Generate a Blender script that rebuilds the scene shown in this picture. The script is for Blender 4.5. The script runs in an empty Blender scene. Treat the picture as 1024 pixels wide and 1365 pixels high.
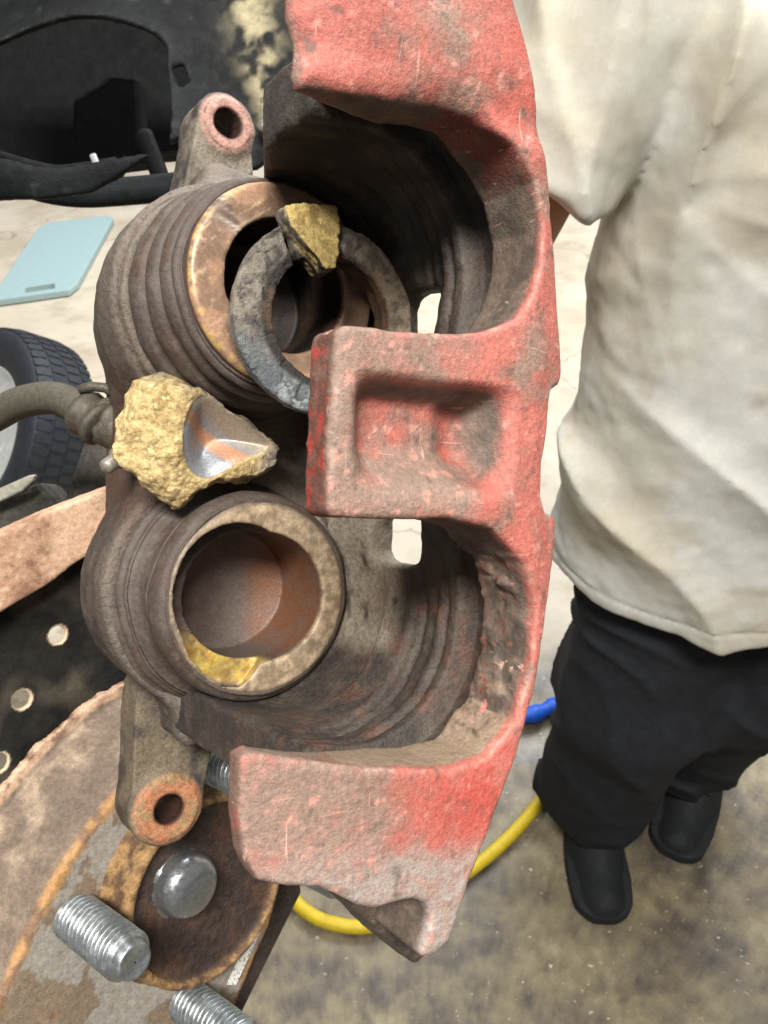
import bpy, bmesh, math, random
import numpy as np
from mathutils import Vector, Matrix

random.seed(5)
rng = np.random.default_rng(11)
scene = bpy.context.scene
COL = scene.collection

# ------------------------------------------------------------------ camera
PITCH = math.radians(40.0)
CAM_H = 1.5
FPX, PCX, PCY = 1050.0, 512.0, 682.5           # lens in pixels of the 1024x1365 frame
cam_data = bpy.data.cameras.new('camera')
cam = bpy.data.objects.new('camera', cam_data)
COL.objects.link(cam)
cam.location = (0, 0, CAM_H)
cam.rotation_euler = (math.pi / 2 - PITCH, 0, 0)
cam_data.sensor_fit = 'VERTICAL'
cam_data.sensor_height = 24.0
cam_data.lens = FPX / 1365.0 * 24.0
cam_data.clip_start = 0.01
cam_data.clip_end = 200
cam_data.dof.use_dof = True
cam_data.dof.focus_distance = 0.19
cam_data.dof.aperture_fstop = 34.0
scene.camera = cam

# ------------------------------------------------------------------ light: workshop ceiling lamps, lamps added for the far floor, and the room's bounce
world = bpy.data.worlds.new('World')
scene.world = world
world.use_nodes = True
wb = world.node_tree.nodes['Background']
wb.inputs[0].default_value = (0.93, 0.96, 1.0, 1)
wb.inputs[1].default_value = 0.22


def area_lamp(name, loc, target, size, power, col=(1, 0.97, 0.92)):
    l = bpy.data.lights.new(name, 'AREA')
    l.shape = 'RECTANGLE'
    l.size, l.size_y = size
    l.energy = power
    l.color = col
    o = bpy.data.objects.new(name, l)
    COL.objects.link(o)
    o.location = loc
    o.rotation_euler = (Vector(target) - Vector(loc)).to_track_quat('-Z', 'Y').to_euler()
    return o


area_lamp('overhead_lamp', (-0.05, -0.85, 3.5), (0.0, 0.2, 1.3), (1.3, 0.4), 132)
area_lamp('overhead_lamp', (0.8, 1.0, 3.9), (0.6, 0.8, 0.5), (1.8, 0.5), 50)
area_lamp('overhead_lamp', (-1.2, 3.8, 3.8), (-1.2, 3.6, 0), (2.4, 1.2), 58)  # unseen lamp added to brighten the far floor on the left
area_lamp('overhead_lamp', (1.2, 3.8, 3.8), (0.9, 3.3, 0), (2.6, 1.6), 215, (0.92, 0.96, 1.0))  # unseen bluish lamp added to whiten the far floor, in place of door daylight

scene.view_settings.view_transform = 'Standard'
scene.view_settings.look = 'None'
scene.view_settings.gamma = 1.0
scene.view_settings.exposure = 0.0
scene.render.engine = 'CYCLES'
scene.cycles.use_denoising = True
scene.cycles.max_bounces = 8

# ------------------------------------------------------------------ helpers
CW = np.array([[1, 0, 0],
               [0, math.sin(PITCH), -math.cos(PITCH)],
               [0, math.cos(PITCH), math.sin(PITCH)]])      # camera axes -> world axes
CAMP = np.array([0, 0, CAM_H])


def ray(x, y):
    return np.array([(x - PCX) / FPX, (PCY - y) / FPX, -1.0])


def to_world(c):
    return CAMP + CW @ np.asarray(c)


def on_floor(x, y, z=0.0):
    d = CW @ ray(x, y)
    return CAMP + d * ((z - CAM_H) / d[2])


def at_depth(x, y, d):
    return to_world(ray(x, y) * d)


def srgb(r, g, b):
    return tuple((c / 255 / 12.92) if c / 255 <= 0.04045 else ((c / 255 + 0.055) / 1.055) ** 2.4 for c in (r, g, b))


def C3(r, g, b):
    return np.array(srgb(r, g, b))


_LAT = rng.random((64, 64, 64)).astype(np.float32)


def vnoise(P, s, off=0.0):
    """value noise in -1..1, features of size s"""
    q = P / s + off + 1000.37
    i = np.floor(q).astype(np.int64)
    f = (q - i).astype(np.float32)
    f = f * f * (3 - 2 * f)
    i &= 63
    j = (i + 1) & 63
    x0, y0, z0 = i[:, 0], i[:, 1], i[:, 2]
    x1, y1, z1 = j[:, 0], j[:, 1], j[:, 2]
    fx, fy, fz = f[:, 0], f[:, 1], f[:, 2]
    a = _LAT[x0, y0, z0] * (1 - fx) + _LAT[x1, y0, z0] * fx
    b = _LAT[x0, y1, z0] * (1 - fx) + _LAT[x1, y1, z0] * fx
    c = _LAT[x0, y0, z1] * (1 - fx) + _LAT[x1, y0, z1] * fx
    d = _LAT[x0, y1, z1] * (1 - fx) + _LAT[x1, y1, z1] * fx
    a = a * (1 - fy) + b * fy
    c = c * (1 - fy) + d * fy
    return (a * (1 - fz) + c * fz) * 2 - 1


def fbm(P, s, o=3, off=0.0):
    t = np.zeros(len(P), np.float32)
    k = 1.0
    for n in range(o):
        t += k * vnoise(P, s, off + 7.3 * n)
        s *= 0.5
        k *= 0.55
    return t


def sstep(a, b, x):
    t = np.clip((x - a) / (b - a), 0, 1)
    return t * t * (3 - 2 * t)


def smin(a, b, k):
    h = np.clip(0.5 + 0.5 * (b - a) / k, 0, 1)
    return b * (1 - h) + a * h - k * h * (1 - h)


def smax(a, b, k):
    return -smin(-a, -b, k)


def sd_box(P, c, h, r=0.0):
    q = np.abs(P - np.array(c)) - (np.array(h) - r)
    return np.linalg.norm(np.maximum(q, 0), axis=1) + np.minimum(q.max(1), 0) - r


def sd_cyl(P, cu, cv, r, w0, w1, rd=0.0):
    """cylinder along the third axis"""
    q0 = np.hypot(P[:, 0] - cu, P[:, 1] - cv) - r + rd
    q1 = np.abs(P[:, 2] - (w0 + w1) / 2) - (w1 - w0) / 2 + rd
    return np.hypot(np.maximum(q0, 0), np.maximum(q1, 0)) + np.minimum(np.maximum(q0, q1), 0) - rd


def sd_caps(P, a, b, ra, rb=None):
    a = np.array(a, float)
    b = np.array(b, float)
    rb = ra if rb is None else rb
    ab = b - a
    t = np.clip((P - a) @ ab / (ab @ ab), 0, 1)
    return np.linalg.norm(P - a - t[:, None] * ab, axis=1) - (ra + (rb - ra) * t)


def sd_ell(P, c, r):
    r = np.array(r)
    q = (P - np.array(c)) / r
    k = np.linalg.norm(q, axis=1)
    return (k - 1) * r.min()


class Poly2D:
    """signed distance to a polygon, tabulated on a fine grid"""

    def __init__(s, pts, step=0.5, pad=14):
        V = np.array(pts, float)
        s.lo = V.min(0) - pad
        n = np.ceil((V.max(0) + pad - s.lo) / step).astype(int) + 1
        s.step = step
        s.n = n
        X, Y = np.meshgrid(s.lo[0] + np.arange(n[0]) * step, s.lo[1] + np.arange(n[1]) * step, indexing='ij')
        d = np.full(X.shape, 1e9)
        ins = np.zeros(X.shape, bool)
        for i in range(len(V)):
            a, b = V[i], V[i - 1]
            ex, ey = b - a
            wx, wy = X - a[0], Y - a[1]
            t = np.clip((wx * ex + wy * ey) / (ex * ex + ey * ey + 1e-12), 0, 1)
            d = np.minimum(d, (wx - ex * t) ** 2 + (wy - ey * t) ** 2)
            if a[1] != b[1]:
                cr = ((a[1] > Y) != (b[1] > Y)) & (X < (b[0] - a[0]) * (Y - a[1]) / (b[1] - a[1]) + a[0])
                ins ^= cr
        s.g = np.sqrt(d) * np.where(ins, -1, 1)

    def __call__(s, x, y):
        a = np.clip((x - s.lo[0]) / s.step, 0, s.n[0] - 1.001)
        b = np.clip((y - s.lo[1]) / s.step, 0, s.n[1] - 1.001)
        i = a.astype(int)
        j = b.astype(int)
        a = a - i
        b = b - j
        g = s.g
        return (g[i, j] * (1 - a) + g[i + 1, j] * a) * (1 - b) + (g[i, j + 1] * (1 - a) + g[i + 1, j + 1] * a) * b


def smooth_poly(pts, n=6):
    """closed Catmull-Rom through the points"""
    V = [np.array(p, float) for p in pts]
    out = []
    m = len(V)
    for i in range(m):
        p0, p1, p2, p3 = V[i - 1], V[i], V[(i + 1) % m], V[(i + 2) % m]
        for k in range(n):
            t = k / n
            out.append(0.5 * ((2 * p1) + (-p0 + p2) * t + (2 * p0 - 5 * p1 + 4 * p2 - p3) * t * t + (-p0 + 3 * p1 - 3 * p2 + p3) * t ** 3))
    return out


def link(name, me, mat, parent):
    o = bpy.data.objects.new(name, me)
    COL.objects.link(o)
    if mat:
        me.materials.append(mat)
    if parent is not None:
        o.parent = parent
    return o


def put_mesh(name, V, Fc, mat, parent=None, smooth=True, col=None, scale=1.0):
    me = bpy.data.meshes.new(name)
    V = np.asarray(V, np.float32) * scale
    Fc = np.asarray(Fc, np.int32)
    me.vertices.add(len(V))
    me.vertices.foreach_set('co', V.ravel())
    k = Fc.shape[1]
    me.loops.add(Fc.size)
    me.loops.foreach_set('vertex_index', Fc.ravel())
    me.polygons.add(len(Fc))
    me.polygons.foreach_set('loop_start', np.arange(0, Fc.size, k, dtype=np.int32))
    me.polygons.foreach_set('use_smooth', np.full(len(Fc), smooth))
    me.update(calc_edges=True)
    if col is not None:
        at = me.attributes.new('Col', 'FLOAT_COLOR', 'POINT')
        c = np.ones((len(V), 4), np.float32)
        c[:, :col.shape[1]] = np.clip(col, 0, 1)
        at.data.foreach_set('color', c.ravel())
    return link(name, me, mat, parent)


def sdf_mesh(name, f, lo, hi, h, mat, parent=None, colf=None, scale=0.001):
    """surface nets on a sparse grid: casting-like solids with fillets"""
    b = 8
    lo = np.array(lo, float)
    nb = np.ceil((np.array(hi, float) - lo) / (h * b)).astype(int) + 1
    n = nb * b
    bi = np.stack(np.meshgrid(*[np.arange(k) for k in nb], indexing='ij'), -1).reshape(-1, 3)
    fc = f(lo + (bi * b + (b - 1) / 2) * h)
    act = np.abs(fc) < b * h * 0.5 * 1.75 * 1.35 + h
    G = np.repeat(np.repeat(np.repeat(np.where(fc > 0, 1.0, -1.0).astype(np.float32).reshape(nb), b, 0), b, 1), b, 2)
    o = np.stack(np.meshgrid(*[np.arange(b)] * 3, indexing='ij'), -1).reshape(-1, 3)
    idx = (bi[act][:, None, :] * b + o[None]).reshape(-1, 3)
    for s in range(0, len(idx), 400000):
        q = idx[s:s + 400000]
        G[q[:, 0], q[:, 1], q[:, 2]] = f(lo + q * h)
    S = G < 0
    cnt = np.zeros(tuple(n - 1), np.int8)
    for dx in (0, 1):
        for dy in (0, 1):
            for dz in (0, 1):
                cnt += S[dx:n[0] - 1 + dx, dy:n[1] - 1 + dy, dz:n[2] - 1 + dz]
    cell = np.argwhere((cnt > 0) & (cnt < 8))
    ids = np.full(tuple(n - 1), -1, np.int32)
    ids[cell[:, 0], cell[:, 1], cell[:, 2]] = np.arange(len(cell))
    acc = np.zeros((len(cell), 3))
    num = np.zeros(len(cell))
    cs = [(i, j, k) for i in (0, 1) for j in (0, 1) for k in (0, 1)]
    val = {c: G[cell[:, 0] + c[0], cell[:, 1] + c[1], cell[:, 2] + c[2]] for c in cs}
    for c in cs:
        for ax in range(3):
            if c[ax] == 0:
                e = list(c)
                e[ax] = 1
                a, d = val[c], val[tuple(e)]
                m = (a < 0) != (d < 0)
                t = np.where(m, a / np.where(m, a - d, 1), 0)
                p = np.tile(np.array(c, float), (len(cell), 1))
                p[:, ax] = t
                acc[m] += p[m]
                num[m] += 1
    V = lo + (cell + acc / num[:, None]) * h
    quads = []
    for ax in range(3):
        a1, a2 = (ax + 1) % 3, (ax + 2) % 3
        sl0 = [slice(1, n[i] - 1) for i in range(3)]
        sl1 = list(sl0)
        sl0[ax] = slice(0, n[ax] - 1)
        sl1[ax] = slice(1, n[ax])
        s0, s1 = S[tuple(sl0)], S[tuple(sl1)]
        e = np.argwhere(s0 != s1)
        flip = s0[e[:, 0], e[:, 1], e[:, 2]]
        for i in range(3):
            if i != ax:
                e[:, i] += 1
        o1 = np.zeros(3, int)
        o1[a1] = 1
        o2 = np.zeros(3, int)
        o2[a2] = 1
        q = [e - o1 - o2, e - o2, e, e - o1]
        q = np.stack([ids[k[:, 0], k[:, 1], k[:, 2]] for k in q], 1)
        q[~flip] = q[~flip][:, ::-1]
        quads.append(q)
    Q = np.concatenate(quads)
    Q = Q[(Q >= 0).all(1)]
    col = None
    if colf is not None:
        eps = h * 0.7
        N = np.stack([f(V + np.eye(3)[k] * eps) - f(V - np.eye(3)[k] * eps) for k in range(3)], 1)
        N /= np.linalg.norm(N, axis=1)[:, None] + 1e-9
        col = colf(V, N)
    return put_mesh(name, V, Q, mat, parent, True, col, scale)


def lathe(name, prof, n, mat, parent=None, scale=0.001, cx=0.0, cy=0.0, disp=None, colf=None, arc=None, closed=False):
    """profile of (radius, height) round the local third axis"""
    prof = np.array(prof, float)
    m = len(prof)
    full = arc is None
    th = np.linspace(0, 2 * math.pi, n, endpoint=False) if full else np.linspace(arc[0], arc[1], n)
    T, I = np.meshgrid(th, np.arange(m), indexing='ij')
    V = np.stack([prof[I, 0] * np.cos(T) + cx, prof[I, 0] * np.sin(T) + cy, prof[I, 1]], -1).reshape(-1, 3)
    if disp is not None:
        V = disp(V, T.ravel())
    Fc = []
    mm = m if closed else m - 1
    for a in range(n if full else n - 1):
        a2 = (a + 1) % n
        k = np.arange(mm)
        k2 = (k + 1) % m
        Fc.append(np.stack([a * m + k, a2 * m + k, a2 * m + k2, a * m + k2], 1))
    Fc = np.concatenate(Fc)
    col = colf(V, T.ravel()) if colf is not None else None
    return put_mesh(name, V, Fc, mat, parent, True, col, scale)


def dense(prof, step):
    out = []
    for a, b in zip(prof[:-1], prof[1:]):
        k = max(1, int(math.hypot(b[0] - a[0], b[1] - a[1]) / step))
        for i in range(k):
            out.append((a[0] + (b[0] - a[0]) * i / k, a[1] + (b[1] - a[1]) * i / k))
    out.append(prof[-1])
    return out


def catmull(pts, n=10):
    P = [np.array(p, float) for p in pts]
    P = [2 * P[0] - P[1]] + P + [2 * P[-1] - P[-2]]
    out = []
    for i in range(1, len(P) - 2):
        p0, p1, p2, p3 = P[i - 1:i + 3]
        for k in range(n):
            t = k / n
            out.append(0.5 * ((2 * p1) + (-p0 + p2) * t + (2 * p0 - 5 * p1 + 4 * p2 - p3) * t * t + (-p0 + 3 * p1 - 3 * p2 + p3) * t ** 3))
    out.append(P[-2])
    return out


def tube(name, path, rad, mat, parent=None, n=20, ridge=None, rfun=None):
    P = np.array(path)
    m = len(P)
    tg = np.gradient(P, axis=0)
    tg /= np.linalg.norm(tg, axis=1)[:, None]
    up = np.array([0, 0, 1.0])
    if abs(tg[0] @ up) > 0.9:
        up = np.array([1.0, 0, 0])
    nr = np.cross(tg[0], up)
    nr /= np.linalg.norm(nr)
    V = []
    for i in range(m):
        nr = nr - tg[i] * (nr @ tg[i])
        nr /= np.linalg.norm(nr)
        bn = np.cross(tg[i], nr)
        for k in range(n):
            a = 2 * math.pi * k / n
            r = rad * (1 + (ridge * (k % 2) if ridge else 0)) * (rfun(i / (m - 1)) if rfun else 1)
            V.append(P[i] + r * (math.cos(a) * nr + math.sin(a) * bn))
    Fc = [(i * n + k, i * n + (k + 1) % n, (i + 1) * n + (k + 1) % n, (i + 1) * n + k) for i in range(m - 1) for k in range(n)]
    V += [P[0], P[-1]]
    for k in range(n):
        Fc.append((m * n, (k + 1) % n, k, m * n))
        Fc.append((m * n + 1, (m - 1) * n + k, (m - 1) * n + (k + 1) % n, m * n + 1))
    me = bpy.data.meshes.new(name)
    me.from_pydata([tuple(v) for v in V], [], [tuple(dict.fromkeys(f)) for f in Fc])
    me.update()
    me.polygons.foreach_set('use_smooth', [True] * len(me.polygons))
    return link(name, me, mat, parent)


def prism(name, pts3, ext, mat, parent=None, bevel=0.0, seg=2, loc_inv=None):
    """a flat polygon of points, thickened along the vector ext"""
    bm = bmesh.new()
    vs = [bm.verts.new(p) for p in pts3]
    f = bm.faces.new(vs)
    r = bmesh.ops.extrude_face_region(bm, geom=[f])
    bmesh.ops.translate(bm, verts=[g for g in r['geom'] if isinstance(g, bmesh.types.BMVert)], vec=Vector(ext))
    bmesh.ops.recalc_face_normals(bm, faces=bm.faces)
    if bevel:
        bmesh.ops.bevel(bm, geom=list(bm.edges), offset=bevel, segments=seg, affect='EDGES', profile=0.5)
    me = bpy.data.meshes.new(name)
    bm.to_mesh(me)
    bm.free()
    me.polygons.foreach_set('use_smooth', [False] * len(me.polygons))
    return link(name, me, mat, parent)


def empty(name, label, cat, mat4=None, group=None):
    o = bpy.data.objects.new(name, None)
    o.empty_display_size = 0.02
    COL.objects.link(o)
    if mat4 is not None:
        o.matrix_world = mat4
    return tag(o, label, cat, group)


def tag(o, label, cat, group=None):
    o['label'] = label
    o['category'] = cat
    if group:
        o['group'] = group
    return o


def frame(X, Y, Z, loc):
    m = Matrix.Identity(4)
    for i in range(3):
        m[i][0], m[i][1], m[i][2], m[i][3] = float(X[i]), float(Y[i]), float(Z[i]), float(loc[i])
    return m


# ------------------------------------------------------------------ materials
def mat_attr(name, rough=0.7, metallic=0.0, grain=900.0, gamt=0.35, bump=0.25, bscale=700.0, bdist=0.0004, spec=0.4, rvar=0.12, attr=True, base=None, gloss=False, chips=False):
    m = bpy.data.materials.new(name)
    m.use_nodes = True
    nt = m.node_tree
    N, L = nt.nodes, nt.links
    bs = N['Principled BSDF']
    tc = N.new('ShaderNodeTexCoord')
    n1 = N.new('ShaderNodeTexNoise')
    n1.inputs['Scale'].default_value = grain
    n1.inputs['Detail'].default_value = 5
    n1.inputs['Roughness'].default_value = 0.65
    L.new(tc.outputs['Object'], n1.inputs['Vector'])
    mr = N.new('ShaderNodeMapRange')
    mr.inputs[1].default_value = 0.3
    mr.inputs[2].default_value = 0.7
    mr.inputs[3].default_value = 1 - gamt
    mr.inputs[4].default_value = 1 + gamt
    nf = N.new('ShaderNodeTexNoise')
    nf.inputs['Scale'].default_value = grain * 2.7
    nf.inputs['Detail'].default_value = 3
    nf.inputs['Roughness'].default_value = 0.7
    L.new(tc.outputs['Object'], nf.inputs['Vector'])
    av = N.new('ShaderNodeMath')
    av.operation = 'MULTIPLY_ADD'
    L.new(nf.outputs['Fac'], av.inputs[0])
    av.inputs[1].default_value = 0.8
    L.new(n1.outputs['Fac'], av.inputs[2])
    av2 = N.new('ShaderNodeMath')
    av2.operation = 'SUBTRACT'
    L.new(av.outputs[0], av2.inputs[0])
    av2.inputs[1].default_value = 0.4
    L.new(av2.outputs[0], mr.inputs[0])
    mx = N.new('ShaderNodeVectorMath')
    mx.operation = 'SCALE'
    if attr:
        a = N.new('ShaderNodeAttribute')
        a.attribute_name = 'Col'
        L.new(a.outputs['Color'], mx.inputs[0])
    else:
        mx.inputs[0].default_value = base
    L.new(mr.outputs[0], mx.inputs['Scale'])
    out = mx.outputs[0]
    if chips:
        # specks of brake dust and pale hairline scratches in the paint
        def layer(src, scl, lo_, hi_, colr, amt, vec=None):
            nn = N.new('ShaderNodeTexNoise')
            nn.inputs['Scale'].default_value = scl
            nn.inputs['Detail'].default_value = 7
            nn.inputs['Roughness'].default_value = 0.62
            if vec:
                mp = N.new('ShaderNodeMapping')
                mp.inputs['Scale'].default_value = vec[:3]
                mp.inputs['Rotation'].default_value = (0.3, 0.2, vec[3])
                L.new(tc.outputs['Object'], mp.inputs[0])
                L.new(mp.outputs[0], nn.inputs['Vector'])
            else:
                L.new(tc.outputs['Object'], nn.inputs['Vector'])
            rr = N.new('ShaderNodeMapRange')
            rr.inputs[1].default_value, rr.inputs[2].default_value = lo_, hi_
            rr.inputs[4].default_value = amt
            L.new(nn.outputs['Fac'], rr.inputs[0])
            xx = N.new('ShaderNodeMix')
            xx.data_type = 'RGBA'
            L.new(rr.outputs[0], xx.inputs[0])
            L.new(src, xx.inputs[6])
            xx.inputs[7].default_value = (*colr, 1)
            return xx.outputs[2]
        out = layer(out, 330, .58, .68, srgb(104, 84, 74), .55)
        out = layer(out, 120, .60, .70, srgb(120, 104, 92), .6)
        out = layer(out, 60, .66, .69, srgb(224, 178, 160), .55, (12, .7, 3, .5))
        out = layer(out, 60, .67, .70, srgb(220, 170, 150), .5, (.8, 14, 3, -.2))
    L.new(out, bs.inputs['Base Color'])
    n2 = N.new('ShaderNodeTexNoise')
    n2.inputs['Scale'].default_value = bscale
    n2.inputs['Detail'].default_value = 6
    n2.inputs['Roughness'].default_value = 0.6
    L.new(tc.outputs['Object'], n2.inputs['Vector'])
    bp = N.new('ShaderNodeBump')
    bp.inputs['Strength'].default_value = bump
    bp.inputs['Distance'].default_value = bdist
    hf = N.new('ShaderNodeMath')
    hf.operation = 'MULTIPLY_ADD'
    L.new(nf.outputs['Fac'], hf.inputs[0])
    hf.inputs[1].default_value = 0.5
    L.new(n2.outputs['Fac'], hf.inputs[2])
    L.new(hf.outputs[0], bp.inputs['Height'])
    L.new(bp.outputs['Normal'], bs.inputs['Normal'])
    r2 = N.new('ShaderNodeMapRange')
    r2.inputs[1].default_value = 0.3
    r2.inputs[2].default_value = 0.7
    r2.inputs[3].default_value = max(0.05, rough - rvar)
    r2.inputs[4].default_value = min(1.0, rough + rvar)
    L.new(n2.outputs['Fac'], r2.inputs[0])
    if gloss:
        # worn-smooth spots (alpha below one) are shinier and flatter than the fracture round them
        g1 = N.new('ShaderNodeMapRange')
        L.new(a.outputs['Alpha'], g1.inputs[0])
        g1.inputs[3].default_value = 0.72
        g1.inputs[4].default_value = 1.0
        g2 = N.new('ShaderNodeMath')
        g2.operation = 'MULTIPLY'
        L.new(r2.outputs[0], g2.inputs[0])
        L.new(g1.outputs[0], g2.inputs[1])
        L.new(g2.outputs[0], bs.inputs['Roughness'])
        g3 = N.new('ShaderNodeMath')
        g3.operation = 'MULTIPLY'
        L.new(a.outputs['Alpha'], g3.inputs[0])
        g3.inputs[1].default_value = bump
        L.new(g3.outputs[0], bp.inputs['Strength'])
        g4 = N.new('ShaderNodeMapRange')
        L.new(a.outputs['Alpha'], g4.inputs[0])
        g4.inputs[3].default_value = 0.3
        g4.inputs[4].default_value = metallic
        L.new(g4.outputs[0], bs.inputs['Metallic'])
    else:
        L.new(r2.outputs[0], bs.inputs['Roughness'])
        bs.inputs['Metallic'].default_value = metallic
    bs.inputs['Specular IOR Level'].default_value = spec
    return m


M_RED = mat_attr('worn_red_paint', 0.55, 0, 1000, 0.24, 0.55, 900, 0.0007, 0.45, chips=True)
M_CAST = mat_attr('grimy_cast_iron', 0.6, 0.15, 800, 0.34, 0.65, 800, 0.0007, 0.5)
M_BOOT = mat_attr('rubber_boot', 0.58, 0, 700, 0.25, 0.5, 700, 0.0005, 0.4)
M_PIST = mat_attr('phenolic_piston', 0.5, 0.1, 1200, 0.25, 0.35, 1100, 0.0003, 0.5, gloss=True)
M_GOLD = mat_attr('broken_phenolic', 0.5, 0.08, 1300, 0.26, 0.9, 1100, 0.0008, 0.6, 0.2, gloss=True)
M_RUST = mat_attr('rusty_steel', 0.75, 0.1, 420, 0.35, 0.85, 380, 0.0012, 0.35)
M_HUB = mat_attr('hub_casting', 0.68, 0.15, 500, 0.25, 0.4, 420, 0.0007, 0.4)
M_STEEL = mat_attr('zinc_steel', 0.34, 0.85, 260, 0.3, 0.08, 400, 0.0002, 0.5, 0.1, attr=False, base=srgb(170, 175, 176))
M_HOSE = mat_attr('hose_rubber', 0.7, 0, 600, 0.25, 0.3, 500, 0.0004, 0.3, attr=False, base=srgb(76, 72, 62))
M_FIT = mat_attr('dull_fitting', 0.6, 0.3, 600, 0.3, 0.4, 500, 0.0004, 0.4, attr=False, base=srgb(84, 78, 68))
M_BLACK = mat_attr('black_plastic', 0.65, 0, 60, 0.35, 0.4, 120, 0.002, 0.2, attr=True)
M_SHIRT = mat_attr('cotton_shirt', 0.9, 0, 90, 0.05, 0.25, 900, 0.0008, 0.2)
M_TROUS = mat_attr('black_trousers', 0.9, 0, 40, 0.2, 0.3, 600, 0.0008, 0.2, attr=False, base=srgb(36, 38, 42))
M_SHOE = mat_attr('black_shoe', 0.75, 0, 60, 0.2, 0.3, 300, 0.001, 0.3, attr=False, base=srgb(30, 32, 34))
M_SKIN = mat_attr('skin', 0.55, 0, 120, 0.08, 0.15, 500, 0.0004, 0.4, attr=False, base=srgb(176, 124, 98))
M_TYRE = mat_attr('tyre_rubber', 0.6, 0, 30, 0.2, 0.2, 80, 0.002, 0.35, attr=False, base=srgb(44, 48, 54))
M_RIM = mat_attr('wheel_rim', 0.35, 0.3, 20, 0.1, 0.1, 80, 0.001, 0.5, attr=False, base=srgb(225, 228, 226))
M_TEAL = mat_attr('teal_foam', 0.75, 0, 30, 0.05, 0.15, 120, 0.002, 0.3, attr=False, base=srgb(160, 184, 185))
M_YEL = mat_attr('yellow_hose', 0.5, 0, 60, 0.12, 0.15, 200, 0.001, 0.4, attr=False, base=srgb(205, 178, 40))
M_BLUE = mat_attr('blue_plastic', 0.5, 0, 60, 0.1, 0.1, 200, 0.001, 0.4, attr=False, base=srgb(30, 90, 200))
M_BOLT = mat_attr('silver_cap', 0.25, 0.85, 400, 0.2, 0.12, 600, 0.0003, 0.5, attr=False, base=srgb(165, 167, 168))


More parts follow.
